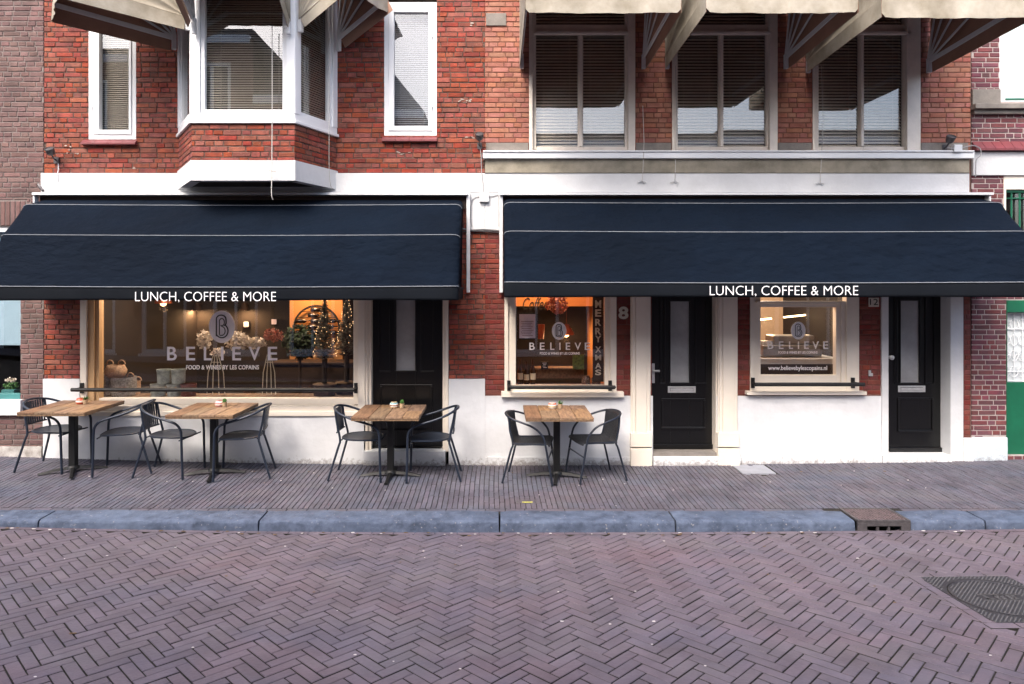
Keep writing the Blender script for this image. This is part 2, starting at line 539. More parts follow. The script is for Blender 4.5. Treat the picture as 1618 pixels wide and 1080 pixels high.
# road: herringbone of real bricks over a sand bed
mb = MB()
def road_base(u, v):
    x = -26 + 52 * u
    y = -2.2 + (KY0 + .1 + 2.2) * v
    return (x, y, road_z(x, y) - 0.013)
mb.grid(road_base, 60, 24, 1)
W_ = 0.080
MH = (3.35, 4.05, 4.60, 5.43)   # manhole opening
rr = random.Random(3)
c45 = math.sqrt(.5)
for i in range(-175, 175):
    for j in range(-44, 45):
        for kind in (0, 1):
            if kind == 0: u, v, lx, ly = 1.5, 0.5, 1.5, 0.5
            else: u, v, lx, ly = 3.5, -0.5, 0.5, 1.5
            u += i + 3 * j
            v += i - 3 * j
            x = (u - v) * W_ * c45 + 0.02
            y = (u + v) * W_ * c45 * 1.0 + 2.0
            if not (-9.2 < x < 9.6 and 1.2 < y < KY0 - 0.02): continue
            if MH[0] - .01 < x < MH[1] + .01 and MH[2] - .01 < y < MH[3] + .01: continue
            jit = rr.uniform(-.012, .012)
            ux = (math.cos(rad(45) + jit), math.sin(rad(45) + jit))
            uy = (-ux[1], ux[0])
            # u axis to +x+y, v axis to -x+y
            g = 0.0042
            surface_brick(mb, (x, y), ux, uy, lx * W_ - g, ly * W_ - g, road_z, jz=rr.uniform(-.002, .002), b=.004)
road = mb.build('road', [m_road, m_joint])
tag(road, kind='structure')
# band of bricks framing the manhole + gutter strip
mb = MB()
for k in range(4):
    surface_brick(mb, (MH[0] - .04, MH[2] + .02 + .21 * k + .09), (1, 0), (0, 1), .036, .1, road_z, jz=.0065)
    surface_brick(mb, (MH[1] + .04, MH[2] + .02 + .21 * k + .09), (1, 0), (0, 1), .036, .1, road_z, jz=.0065)
    surface_brick(mb, (MH[0] + .02 + .21 * k, MH[3] + .04), (1, 0), (0, 1), .1, .036, road_z, jz=.007)
    surface_brick(mb, (MH[0] + .02 + .21 * k, MH[2] - .04), (1, 0), (0, 1), .1, .036, road_z, jz=.007)
x = -9.2
while x < 9.5:
    l = rr.uniform(.19, .22)
    surface_brick(mb, (x + l / 2, KY0 - .025), (1, 0), (0, 1), l / 2 - .002, .03, road_z, jz=.006)
    x += l
tag(mb.build('road_edging', [m_road, m_joint]), kind='structure')

# pavement
mb = MB()
def pave_base(u, v):
    x = -26 + 52 * u
    y = KY1 - .05 + (D + .35 - KY1) * v
    return (x, y, pave_z(x, y) - 0.012)
mb.grid(pave_base, 60, 6, 1)
DR = (3.49, 4.0, KY0 - .01, 7.02)      # storm drain
VC = (.20, .42, 7.14, 7.26)            # valve cover
SL = (2.93, 3.33, 8.16, 8.56)          # grey slab
def inside(x, y, q, m=.03): return q[0] - m < x < q[1] + m and q[2] - m < y < q[3] + m
x = -9.3
n = 0
while x < 9.6:
    wd = 0.0545
    y = KY1 + .075 - rr.choice((0, .1)) - rr.uniform(0, .05)
    y = KY1 + .075
    first = rr.choice((.1, .2, .15, .2))
    l = first
    while y < D + .02:
        ye = min(y + l, D + .04)
        cx, cy = x + wd / 2, (y + ye) / 2
        if ye - y > .03 and not (inside(cx, cy, DR, -.012) or inside(cx, cy, VC, .0) or inside(cx, cy, SL, .0)):
            surface_brick(mb, (cx + rr.uniform(-.001, .001) + .006 * math.sin(cy * 3 + x * .7), cy), (1, 0), (0, 1), wd / 2 - .0031, (ye - y) / 2 - .002, pave_z, jz=rr.uniform(-.0015, .0015), b=.003)
        y += l
        l = rr.uniform(.195, .21)
    x += wd
x = -9.3
while x < 9.6:
    l = rr.uniform(.19, .21)
    if not (x + l > DR[0] and x < DR[1]):
        surface_brick(mb, (x + l / 2, KY1 + .037), (1, 0), (0, 1), l / 2 - .003, .033, pave_z, jz=-.002)
    x += l
tag(mb.build('pavement', [m_pave, m_joint]), kind='structure')

# kerb stones
mb = MB()
joints = [-26, -12, -9.2, -6.8, -4.46, -2.32, .02, 1.73, DR[0] - .01, None, DR[1] + .01, 4.74, 6.6, 9, 14, 26]
def kerb_stone(a, b):
    nn = max(2, int((b - a) / .12))
    prof = [(KY0, -.3), (KY0, -.165), (KY0 + .004, -.03), (KY0 + .012, -.008), (KY0 + .035, 0.001), (KY1 - .005, .004), (KY1, 0), (KY1, -.3)]
    n0 = len(prof)
    vs, fs = [], []
    for i in range(nn + 1):
        t = i / nn
        x = a + (b - a) * t
        e = 0.012 if i in (0, nn) else 0
        for k, (y, z) in enumerate(prof):
            jx = (.006 if i == 0 else -.006 if i == nn else 0) * (1 if k > 1 else 0)
            wob = .003 * math.sin(x * 9 + k) + .002 * math.sin(x * 23 + 2 * k)
            vs.append((x + jx, y + (e * .6 if k < 4 else 0) + wob * .6, pave_z(x, y) + z - (e * .5 if 1 < k < 7 else 0) + wob))
    for i in range(nn):
        for k in range(n0 - 1):
            fs.append((i * n0 + k, (i + 1) * n0 + k, (i + 1) * n0 + k + 1, i * n0 + k + 1))
    fs.append(tuple(range(n0)))
    fs.append(tuple(nn * n0 + k for k in range(n0 - 1, -1, -1)))
    mb.add(vs, fs)
for a, b in zip(joints[:-1], joints[1:]):
    if a is None or b is None: continue
    kerb_stone(a + .003, b - .003)
tag(mb.build('kerb', [m_kerb], smooth=True, angle=50), kind='structure')

# ================================================================ HOUSES
def shell(mb, x0, x1, mi, ztop=7.6, yb=14.0, side=True):
    "closed body behind the street wall"
    mb.box(x0 + .03, x0 + .13, D + .25, yb, 0.0, ztop, mi)
    mb.box(x1 - .13, x1 - .03, D + .25, yb, 0.0, ztop, mi)
    mb.box(x0 + .13, x1 - .13, yb - .2, yb, 0.0, ztop, mi)
    mb.box(x0 + .03, x1 - .03, D + .24, yb, ztop + .01, ztop + .2, mi)
    mb.box(x0 + .14, x1 - .14, D + .26, yb - .21, 3.25, 3.45, mi)

def blind(parent, x0, x1, z0, z1, y, m, pitch=.04, mat=None, tilt=50, wd=.042):
    mb = MB()
    z = z1
    t = rad(tilt)
    while z > z0:
        dy, dz = wd / 2 * math.cos(t), wd / 2 * math.sin(t)
        a = [Vector((x0, y - dy, z - dz)), Vector((x1, y - dy, z - dz)), Vector((x1, y, z + .004)), Vector((x1, y + dy, z + dz)), Vector((x0, y + dy, z + dz)), Vector((x0, y, z + .004))]
        if mat is not None: a = [mat @ p for p in a]
        mb.add(a, [(0, 1, 2, 5), (5, 2, 3, 4)])
        z -= pitch
    for xx in (x0 + (x1 - x0) * .2, x0 + (x1 - x0) * .8):
        mb.box(xx - .001, xx + .001, y - .022, y - .02, z0, z1, 0, mat=mat)
    return mb.build('blind', m, parent)

ZB = -0.25     # all walls start below the pavement
# ---------------- A : grey brown brick house, far left
HA = thing('brick_house', 'grey brown brick house at the far left edge with a teal sill window', 'house', (-9, D, 0), world=True)
xa0, xa1 = -14.0, X(68.5)
winA = [hole(-190, 357, 32, 632), (-13.4, -11.4, .8, 2.9), (-12.9, -11.9, 4.2, 5.9), (-10.2, -9.2, 4.2, 5.9)]
mb = MB()
brick_wall(mb, xa0, xa1, ZB, 7.6, winA, skip=[(xa0, xa1, ZB, Z(705)), hole(-200, 315, 42, 357)], seed=11, z_off=.01)
xx = X(-190)
while xx < X(40):                    # soldier course arch over the window
    mb.brick(xx, xx + .052, Z(356), Z(318) + .01 * math.sin(xx), D - .002, 0)
    xx += .0635
mb.box(xa0, xa1 - .012, D - .02, D + .006, ZB, Z(705), 2)
shell(mb, xa0, xa1, 3)
m_rough = M('rough_grey_plinth', lin((190, 186, 182)), 0.95, col2=lin((140, 134, 128)), scale=9, bump=1.0, bscale=18)
base_dirt(m_rough, .3, lin((96, 90, 86)))
mb.build('wall', [m_brickA, m_mortA, m_rough, m_dark], HA)
mb = MB()
mb.pbox(-190, 632, 32, 656, D - .05, .12)
mb.pbox(-190, 622, 32, 632, D + .03, .1, 1)
mb.pbox(-190, 357, 32, 366, D + .03, .1)
mb.pbox(-190, 366, -170, 622, D + .03, .1)
fA = mb.build('window', [m_wpaint, m_teal], HA, bevel=.004)
mb = MB(); mb.box(X(-170), X(32), D + .09, D + .096, Z(622), Z(366))
mb.build('pane', m_glassL, fA)
m_blindA = M('pale_blue_roller_blind', lin((150, 176, 190)), 0.8, var=.03, bump=.02)
mb = MB(); mb.pbox(-190, 366, 33, 545, D + .14, .01)
mb.build('roller_blind', m_blindA, fA)
for (a, b, c, d) in winA[1:]:
    mb = MB()
    for q in ((a, a + .07, c, d), (b - .07, b, c, d), (a + .07, b - .07, c, c + .07), (a + .07, b - .07, d - .07, d)): mb.box(q[0], q[1], D + .04, D + .12, q[2], q[3])
    f = mb.build('window', m_wpaint, HA, bevel=.004)
    mb = MB(); mb.box(a + .07, b - .07, D + .08, D + .086, c + .07, d - .07); mb.build('pane', m_glass, f)

# ---------------- B : red brick house with bay
HB = thing('brick_house', 'red brick house with a white bay window over the left café awning', 'house', (-2.9, D, 0), world=True)
xb0, xb1 = X(69.5), X(766.3)
hW1, hD1 = hole(127, 425, 585, 655), hole(575.5, 425, 709, 738)
hbay = (X(284), X(530), Z(250), 7.0)
hwl, hwr = hole(140, -60, 215, 220), hole(607, -5, 690, 214)
hW1 = (X(127), X(575.5), Z(655), Z(425))
mb = MB()
plast = [(xb0, xb1, Z(303), Z(273)), (xb0, X(127), ZB, Z(598)), (X(709), xb1, ZB, Z(598)), (X(127), X(575), ZB, Z(655))]
brick_wall(mb, xb0, xb1, ZB, 7.6, [hW1, hD1, hbay, hwl, hwr], skip=plast, rough=.0035, seed=5)
shell(mb, xb0, xb1, 2)
rr = random.Random(77)
for (cx_, cy_, n_) in ((735, 160, 9), (745, 215, 6), (640, 243, 5), (105, 233, 3), (118, 243, 3), (205, 262, 2), (735, 40, 2)):
    for k in range(n_):
        px, py = cx_ + rr.uniform(-12, 12), cy_ + rr.uniform(-4, 4)
        a, b = rr.uniform(.012, .035), rr.uniform(.006, .013)
        c = Vector((X(px), D - .005, Z(py)))
        mb.prism([c + Vector((a * rr.uniform(.6, 1) * math.cos(t * .9), 0, b * rr.uniform(.6, 1) * math.sin(t * .9))) for t in range(7)], (0, .006, 0), 3)
mb.build('wall', [m_brickB, m_mortB, m_dark, M('lime_smear', lin((176, 160, 150)), .95, var=.2, scale=60, bump=.6)], HB)
mb = MB()       # white band over the shopfront
mb.box(X(67), X(766.3), D - .035, D + .01, Z(303.5, D - .035), Z(273, D - .035))
mb.box(X(743), X(766.3), D - .03, D + .01, Z(364, D - .03), Z(303.5, D - .035))
mb.build('white_band', m_white, HB, bevel=.006)
def plast_panel(mb, px0, py0, px1, py1, yf=None, zb=ZB, mi=0):
    yf = yf if yf is not None else D - .02
    x0, x1 = X(px0), X(px1)
    z1 = Z(py0)
    z0 = zb if py1 is None else Z(py1)
    # slightly uneven plaster front
    nx = max(2, int((x1 - x0) / .1)); nz = max(2, int((z1 - z0) / .1))
    def fn(u, v):
        x = x0 + (x1 - x0) * u; z = z0 + (z1 - z0) * v
        return (x, yf + .003 * math.sin(x * 5.1 + z * 3) + .002 * math.sin(z * 11 + x * 7), z)
    mb.grid(fn, nx, nz, mi)
    mb.box(x0, x1, yf + .008, D + .0065, z0, z1 - .0005, mi)
    mb.add([(x0, yf - .001, z1), (x1, yf - .001, z1), (x1, yf + .02, z1), (x0, yf + .02, z1)], [(0, 1, 2, 3)], mi)
mb = MB()
plast_panel(mb, 69.5, 598, 127, None)
plast_panel(mb, 127, 655, 575.5, None)
plast_panel(mb, 709, 598, 766.3, None)
mb.box(X(575.5), X(704), D - .06, D + .22, ZB, Z(713, D - .06), 0)
mb.build('plinth', m_plinth, HB)
# shop window 1
Yg = D + .11
mb = MB()
mb.box(X(127) + .001, X(137), D - .01, D + .05, Z(655), Z(426))
mb.box(X(137), X(147), D + .02, D + .12, Z(655), Z(426), 1)
mb.box(X(147), X(153), D + .05, D + .15, Z(640), Z(426), 1)
mb.box(X(557), X(566), D + .05, D + .15, Z(640), Z(426))
mb.box(X(566), X(577), D - .02, D + .15, Z(655), Z(426))
mb.box(X(577), X(581), D + .0, D + .15, Z(713), Z(426))
mb.box(X(581), X(586), D + .03, D + .15, Z(713), Z(426))
mb.box(X(153), X(557), D + .05, D + .15, Z(642), Z(630))
mb.box(X(137), X(566), D - .005, D + .06, Z(650), Z(641))
mb.box(X(127) + .001, X(566), D - .045, D + .05, Z(656), Z(649.5))
mb.box(X(153), X(557), D + .05, D + .15, Z(434), Z(426))
m_creamwarm = M('warm_lit_cream_paint', lin((196, 160, 118)), 0.5, var=.04, scale=5, bump=.06)  # cream paint with the warm reflected light put into its colour
f1 = mb.build('window', [m_cream, m_creamwarm], HB, bevel=.003)
mb = MB(); mb.box(X(153), X(557), Yg, Yg + .006, Z(631), Z(433))
mb.build('pane', m_glassL, f1)
def logo(parent, cx, cy, rx, ry, yf, md, ml):
    mb = MB()
    pts = [Vector((X(cx + rx * math.cos(a), yf), yf, Z(cy + ry * math.sin(a), yf))) for a in [2 * math.pi * k / 40 for k in range(40)]]
    mb.prism(pts, (0, .002, 0))
    o = mb.build('logo_disc', md, parent)
    mb = MB()
    s = rx
    def ribbon(pp, w):
        P = [Vector((X(cx + a * s, yf), yf - .002, Z(cy + b * s, yf))) for (a, b) in pp]
        wv = w * s * yf / F
        mb.tube(P, wv, 6)
    # two nested outlines of a letter B standing on a tall rounded stem
    def arc(x0, y0, rx_, ry_, a0, a1, n=10): return [(x0 + rx_ * math.cos(rad(a0 + (a1 - a0) * k / n)), y0 + ry_ * math.sin(rad(a0 + (a1 - a0) * k / n))) for k in range(n + 1)]
    outer = [(-.42, .72), (-.42, -.6)] + arc(-.05, -.6, .37, .3, 180, 360) + arc(.0, -.35, .34, .3, -10, 60, 5) + arc(.02, .32, .46, .52, -60, 90) + arc(.02, .5, .44, .34, 90, 160, 5)
    ribbon(outer, .045)
    inner = [(-.18, .62), (-.18, -.52)] + arc(0.0, -.36, .2, .28, 220, 420) + [(-.1, -.08)] + arc(.0, .32, .26, .34, -80, 90) + [(-.16, .66)]
    ribbon(inner, .035)
    mb.build('letter_outline', ml, o)
    return o
TY = Yg - .006
logo(f1, 350.5, 516, 20.5, 25.5, TY, m_vinylg, m_blackm)
for ch, a, b in (('B', 264, 279), ('E', 294, 308), ('L', 322, 334), ('I', 349, 353), ('E', 367, 380.5), ('V', 393, 411), ('E', 423, 438)):
    text(ch, a, 547.5, b, 569, TY, m_vinylg, f1, bold=.012)
text('FOOD & WINES BY LES COPAINS', 294, 576.5, 409, 583.5, TY, m_vinyl, f1, bold=.02, space=1.05)

# doors
def door(parent, px0, px1, py1, yd, glass, slot=None, knob=None, lever=False, top=425, hidden=None):
    s = yd / F
    x0, x1 = X(px0, yd), X(px1, yd)
    z1, z0 = Z(top, D), Z(py1, yd)
    mb = MB()
    g = (X(glass[0], yd), X(glass[1], yd), Z(glass[3], yd), Z(glass[2], yd))
    for (a, b, c, d) in cut((x0, x1, z0, z1), [g]): mb.box(a, b, yd, yd + .045, c, d)
    mb.box(x0 + .01, x1 - .01, yd - .03, yd - .001, z0, z0 + .055)
    o = mb.build('door', m_black, parent, bevel=.003)
    mb = MB()
    def frame(a, b, c, d, w=.016, h=.012):
        mb.box(a, b, yd - h, yd - .0005, c, c + w); mb.box(a, b, yd - h, yd - .0005, d - w, d)
        mb.box(a, a + w, yd - h, yd - .0005, c + w, d - w); mb.box(b - w, b, yd - h, yd - .0005, c + w, d - w)
    frame(g[0] - .018, g[1] + .018, g[2] - .018, g[3] + .018)
    W = x1 - x0
    frame(x0 + .1, g[0] - .07, g[2] - .02, z1 - .09)
    frame(g[1] + .07, x1 - .1, g[2] - .02, z1 - .09)
    pz1 = Z(slot[3] + 9 if slot else glass[3] + 22, yd)
    pz0 = z0 + .26
    frame(x0 + .12, x1 - .12, pz0, pz1, w=.02, h=.014)
    mb.box(x0 + .12, x1 - .12, yd - .03, yd - .0145, pz0 - .005, pz0 + .012)
    mb.build('moulding', m_black, o, bevel=.003)
    mb = MB(); mb.box(g[0], g[1], yd + .018, yd + .026, g[2], g[3])
    mb.build('frosted_pane', m_frost, o)
    if slot:
        a, b, c, d = X(slot[0], yd), X(slot[1], yd), Z(slot[3], yd), Z(slot[2], yd)
        mb = MB()
        for q in cut((a, b, c, d), [(a + .03, b - .03, c + .02, d - .02)]): mb.box(q[0], q[1], yd - .012, yd - .001, q[2], q[3])
        mb.box(a + .035, b - .035, yd - .016, yd - .002, c + .024, d - .026)
        mb.build('letter_slot', m_steel, o, bevel=.002)
    if knob:
        kx, kz = X(knob[0], yd), Z(knob[1], yd)
        if lever:
            mb = MB(); mb.box(kx - .022, kx + .022, yd - .012, yd - .001, kz - .16, kz + .09)
            mb.tube([(kx, yd - .012, kz), (kx, yd - .055, kz)], .012)
            mb.tube([(kx, yd - .055, kz), (kx + .075, yd - .055, kz)], [.013, .015], 10)
            mb.build('handle', m_steel, o, bevel=.002, smooth=True)
        else:
            mb = MB()
            mt = Matrix.Translation((kx, yd, kz)) @ Matrix.Rotation(rad(90), 4, 'X')
            tmp = MB(); tmp.lathe([(.02, 0.001), (.02, .01), (.012, .018), (.012, .03), (.028, .045), (.03, .06), (.02, .07), (0.001, .072)], seg=14)
            mb.add([mt @ Vector(v) for v in tmp.v], tmp.f)
            mb.build('knob', m_steel, o, smooth=True)
    return o
door(HB, 586, 698, 711.5, D + .13, (626, 656, 440, 585))
mb = MB()
mb.box(X(699, D), X(704), D + .03, D + .18, Z(713), Z(426))
mb.box(X(704), X(708.5), D - .01, D + .15, Z(713), Z(426))
mb.build('door_frame', m_cream, HB, bevel=.003)

# small upper windows
def casement(parent, px0, py0, px1, py1, g, sillp, side=1, bl=None):
    mb = MB()
    x0, x1, z0, z1 = X(px0), X(px1), Z(py1), Z(py0)
    gx0, gx1, gz0, gz1 = X(g[0]), X(g[2]), Z(g[3]), Z(g[1])
    for q in cut((x0, x1, z0, z1), [(x0 + .055, x1 - .055, z0 + .06, z1 - .055)]): mb.box(q[0], q[1], D + .0, D + .1, q[2], q[3])
    for q in cut((x0 + .056, x1 - .056, z0 + .061, z1 - .056), [(gx0, gx1, gz0, gz1)]): mb.box(q[0], q[1], D - .012, D + .07, q[2], q[3])
    for zz in (z0 + .35, z1 - .45):
        mb.tube([(x0 + .055 if side < 0 else x1 - .055, D - .016, zz), (x0 + .055 if side < 0 else x1 - .055, D - .016, zz + .07)], .009)
    f = mb.build('window', m_wpaint, parent, bevel=.004)
    mb = MB(); mb.box(gx0, gx1, D + .03, D + .036, gz0, gz1); mb.build('pane', m_glass, f)
    blind(f, gx0 - .02, gx1 + .02, gz0 - .02, gz1, D + .1, m_slatB if bl is None else bl, pitch=.025, wd=.026)
    mb = MB()
    n = 4; a, b = X(sillp[0]), X(sillp[2]); c, d = Z(sillp[3]), Z(sillp[1])
    for k in range(n):
        u0, u1 = a + (b - a) * k / n + .002, a + (b - a) * (k + 1) / n - .002
        mb.add([(u0, D - .06, c), (u1, D - .06, c), (u1, D - .06, c + .02), (u0, D - .06, c + .02), (u1, D + .02, d), (u0, D + .02, d), (u0, D + .02, c), (u1, D + .02, c)],
               [(0, 1, 2, 3), (3, 2, 4, 5), (0, 3, 5, 6), (1, 7, 4, 2), (0, 6, 7, 1)])
    mb.build('window_sill', m_sill, parent)
    return f
casement(HB, 140, -60, 215, 220, (157, -40, 204, 205), (131, 219, 217, 229), -1)
casement(HB, 607, 3, 690, 214, (622.5, 19, 677, 199), (604, 214, 691, 224), 1, m_slatD)

# bay window
BW0, BW1 = Vector((X(282), D)), Vector((X(532), D))
BF0, BF1 = Vector((-3.53, 7.88)), Vector((-2.34, 7.88))
bay = None
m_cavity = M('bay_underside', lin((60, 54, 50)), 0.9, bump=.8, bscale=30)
faces = [(BW0, BF0), (BF0, BF1), (BF1, BW1)]
zb0, zb1, zb2, zb3 = Z(285, 7.88), Z(253, 7.88), Z(190, 7.88), 7.3
mb = MB()
def wallface(p, q):
    d = (q - p); L = d.length; d.normalize()
    n_ = Vector((d.y, -d.x))           # outward
    M4 = Matrix(((d.x, -n_.x, 0, p.x), (d.y, -n_.y, 0, p.y), (0, 0, 1, 0), (0, 0, 0, 1)))   # local x along, local y inwards
    return M4, L
for p, q in faces:
    M4, L = wallface(p, q)
    tmp = MB()
    brick_wall(tmp, 0, L, zb1, zb2 - .02, [], yf=0, seed=int(p.x * 100) % 97, rough=.003, depth=.12)
    mb.add([], [])
    n0 = len(mb.v)
    mb.v += [tuple(M4 @ Vector(v)) for v in tmp.v]; mb.f += [tuple(i + n0 for i in f) for f in tmp.f]; mb.m += tmp.m
# floor + roof of bay
poly = [BW0, BF0, BF1, BW1]
def inset(k): return [Vector((v.x + (k if i < 2 else -k), v.y + (k if 0 < i < 3 else 0), 0)) for i, v in enumerate(poly)]
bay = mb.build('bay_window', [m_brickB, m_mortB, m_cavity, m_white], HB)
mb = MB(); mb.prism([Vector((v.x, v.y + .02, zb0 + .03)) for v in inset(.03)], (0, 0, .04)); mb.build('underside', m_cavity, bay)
mb = MB(); mb.prism([Vector((v.x, v.y, zb3)) for v in inset(-.05)], (0, 0, .12)); mb.build('roof', m_white, bay)
mb = MB()
for p, q in faces:
    M4, L = wallface(p, q)
    mb.box(-.012, L + .012, -.012, .1, zb0, zb1 - .001, 0, mat=M4)
mb.build('plaster_band', m_white, bay)
mb = MB()
for i, (p, q) in enumerate(faces):
    M4, L = wallface(p, q)
    o_ = i * .0007
    mb.box(-.012, L + .012, -.028 - o_, .1, zb2 - .035, zb2 - .0, 0, mat=M4)      # sill nose
    mb.box(0, L, -.006 - o_, .09, zb2 + .0005, zb2 + .08, 0, mat=M4)
    pw = .10 if i == 1 else .085
    mb.box(-.004, pw, -.01 - o_, .1, zb2 + .081, zb3, 0, mat=M4)
    mb.box(L - pw, L + .004, -.01 - o_, .1, zb2 + .081, zb3, 0, mat=M4)
    for q_ in cut((pw + .0005, L - pw - .0005, zb2 + .081, zb3), [(pw + .045, L - pw - .045, zb2 + .13, zb3 - .1)]): mb.box(q_[0], q_[1], .012, .08, q_[2], q_[3], 0, mat=M4)
mb.build('frame', m_wpaint, bay, bevel=.004)
for i, (p, q) in enumerate(faces):
    M4, L = wallface(p, q)
    mb = MB(); mb.box(.12, L - .12, .04, .046, zb2 + .11, zb3 - .09, 0, mat=M4); mb.build('pane', m_glass, bay)
    blind(bay, .12, L - .12, zb2 + .1, zb3 - .1, .10, m_slatB, pitch=.028, mat=M4, wd=.03)

# ---------------- C : salmon brick house
HC = thing('brick_house', 'salmon brick house with three tall windows above the right café awning', 'house', (3, D, 0), world=True)
xc0, xc1 = X(766.5), X(1534)
wC = [(836, 1004, 847, 913, 921, 987), (1062, 1229, 1070, 1135, 1142, 1210), (1284, 1455, 1292, 1357, 1362, 1427)]
holesC = [hole(a, 4, b, 238) for (a, b, *_r) in wC] + [hole(797, 425, 974, 628), hole(1030, 425, 1133, 724), hole(1185, 425, 1357, 625), hole(1392, 425, 1522, 724)]
plC = [(xc0, X(1533), Z(303), Z(238)), (xc0, X(1185), ZB, Z(625)), (X(1185), X(1392), ZB, Z(622)), (X(1392), xc1, ZB, Z(690))]
mb = MB()
brick_wall(mb, xc0, xc1, Z(262), 7.6, [h for h in holesC[:3]], skip=plC[:1], seed=21, bl=.21, rough=.0015, header=True, bm=0, mm=1)
brick_wall(mb, xc0, xc1, ZB, Z(262), holesC[3:], skip=plC, seed=22, rough=.0025, bm=2, mm=3)
shell(mb, xc0, xc1, 4)
m_brickC2 = M('dark_red_brick', lin((122, 50, 40)), 0.8, col2=lin((96, 38, 32)), scale=7, bump=.4, island=.18, hue=.007)
m_mortC2 = M('red_mortar', lin((112, 72, 62)), 0.95, bump=.4, scale=14)
mb.build('wall', [m_brickC, m_mortC, m_brickC2, m_mortC2, m_dark], HC)
mb = MB()
plast_panel(mb, 766.5, 598 + 27, 1031, None)
plast_panel(mb, 1132, 625, 1391.5, None)
mb.box(X(1030.5), X(1170, D - .08), D - .08, D + .3, ZB, Z(722, D - .08), 0)
mb.box(X(1391.8), X(1500), D - .05, D + .3, ZB, Z(720, D - .05), 0)
mb.box(X(766.8), X(1030), D - .035, D - .018, ZB, Z(721), 0)
mb.box(X(1170), X(1391.2), D - .035, D - .018, ZB, Z(718), 0)
mb.build('plinth', m_plinth, HC)
# horizontal bands
mb = MB()
mb.box(xc0, X(1532, D - .035), D - .035, D + .006, Z(303.5, D - .035), Z(273, D - .035))
mb.box(X(766.5), X(790), D - .03, D + .01, Z(364, D - .03), Z(303.6, D - .035))
mb.build('white_band', m_white, HC, bevel=.006)
mb = MB()
mb.box(xc0, X(1532, D - .05), D - .05, D + .006, Z(272.7, D - .05), Z(250, D - .05))
mb.build('stone_band', m_stone, HC, bevel=.005)
mb = MB()
mb.box(X(763, D - .1), X(1540, D - .1), D - .1, D + .02, Z(249.5, D - .1), Z(240, D - .1))
mb.box(X(763, D - .12), X(1540, D - .12), D - .12, D + .02, Z(239.5, D - .12), Z(237, D - .12))
mb.build('ledge', m_wpaint, HC, bevel=.006)
mb = MB()
for (a, b, c, d) in ((768, 835, 225, 239), (1005, 1061, 225, 239), (1230, 1283, 225, 239), (1456, 1530, 225, 239), (768, 800, 20, 40)):
    mb = MB(); mb.pbox(a, c, b, d, D - .015, .03); mb.build('stone_block', m_stoneg, HC, bevel=.006)
for (a, b, c, d, e, f_) in wC:
    mb = MB()
    yo = D + .04
    ha = hole(a, 4, b, 238)
    P0 = (X(c, D + .09), X(d, D + .09), Z(232, D + .09), Z(54, D + .09))
    P1 = (X(e, D + .09), X(f_, D + .09), Z(232, D + .09), Z(54, D + .09))
    PT = (X(c, D + .09), X(f_, D + .09), Z(40, D + .09), ha[3] - .06)
    for q in cut((ha[0] + .001, ha[1] - .001, ha[2] + .001, ha[3]), [P0, P1, PT]): mb.box(q[0], q[1], D + .06, D + .13, q[2], q[3])
    # outer posts and head
    if a < 1000:
        mb.box(ha[0] + .001, ha[0] + .045, D - .005, D + .055, ha[2], ha[3]); mb.box(ha[1] - .09, ha[1] - .001, D + .0, D + .055, ha[2], ha[3])
    elif a < 1200: mb.box(ha[0] + .001, ha[0] + .03, D - .005, D + .055, ha[2], ha[3]); mb.box(ha[1] - .1, ha[1] - .001, D + .0, D + .055, ha[2], ha[3])
    else: mb.box(ha[0] + .001, ha[0] + .03, D - .005, D + .055, ha[2], ha[3]); mb.box(ha[1] - .17, ha[1] - .001, D + .0, D + .055, ha[2], ha[3])
    mb.box(P0[0] - .03, P1[1] + .06, D + .0, D + .058, Z(53), Z(49))
    mb.box((P0[1] + P1[0]) / 2 - .018, (P0[1] + P1[0]) / 2 + .018, D + .035, D + .059, P0[2], P0[3] - .001)
    wo = mb.build('window', m_greyfr, HC, bevel=.004)
    for P in (P0, P1, PT):
        mb = MB(); mb.box(P[0], P[1], D + .095, D + .101, P[2], P[3]); mb.build('pane', m_glass, wo)
        blind(wo, P[0] - .01, P[1] + .01, P[2] - .01, P[3], D + .17, m_slat, pitch=.04, wd=.042, tilt=52)

# pilasters beside door 8
def pilaster(px0, px1, inner):
    mb = MB()
    yf = D - .075
    x0, x1 = X(px0, yf), X(px1, yf)
    w_ = x1 - x0
    zt, zk = Z(425), Z(684, yf)
    mb.box(x0 + .006, x1 - .006, D - .04, D + .02, zk, zt)
    nb = 3
    mb.box(x0 + .02, x0 + .06, D - .058, D - .041, zk, zt)
    mb.box(x1 - .06, x1 - .02, D - .058, D - .041, zk, zt)
    mb.box(x0 + .062, x1 - .062, D - .068, D - .041, zk, zt)
    mb.box(x0 - .004, x1 + .004, D - .075, D + .02, Z(706, yf), zk - .001)
    mb.box(x0 + .01, x1 - .01, D - .07, D + .02, zk - .0005, zk + .012)
    mb.box(x0 - .002, x1 + .002, D - .083, D + .02, ZB, Z(708.5, yf))
    return mb.build('pilaster', m_cream, HC, bevel=.004)
mb = MB()
mb.box(X(1031), X(1131), D - .03, D + .2, Z(724), Z(709, D + .15)); mb.build('threshold', m_stoneg, HC, bevel=.004)
mb = MB(); mb.box(X(1402), X(1499), D + .0, D + .22, Z(724), Z(714, D + .17)); mb.build('threshold', m_stoneg, HC, bevel=.004)
pilaster(997, 1030, 1)
pilaster(1135, 1168, 0)
door(HC, 1030, 1128.5, 708, D + .15, (1059.5, 1089, 476, 604), slot=(1055, 1099, 610, 620), knob=(1031.5, 585), lever=True)
mb = MB()
mb.box(X(1131), X(1139), D + .001, D + .3, ZB, Z(426))
mb.build('door_frame', m_cream, HC)
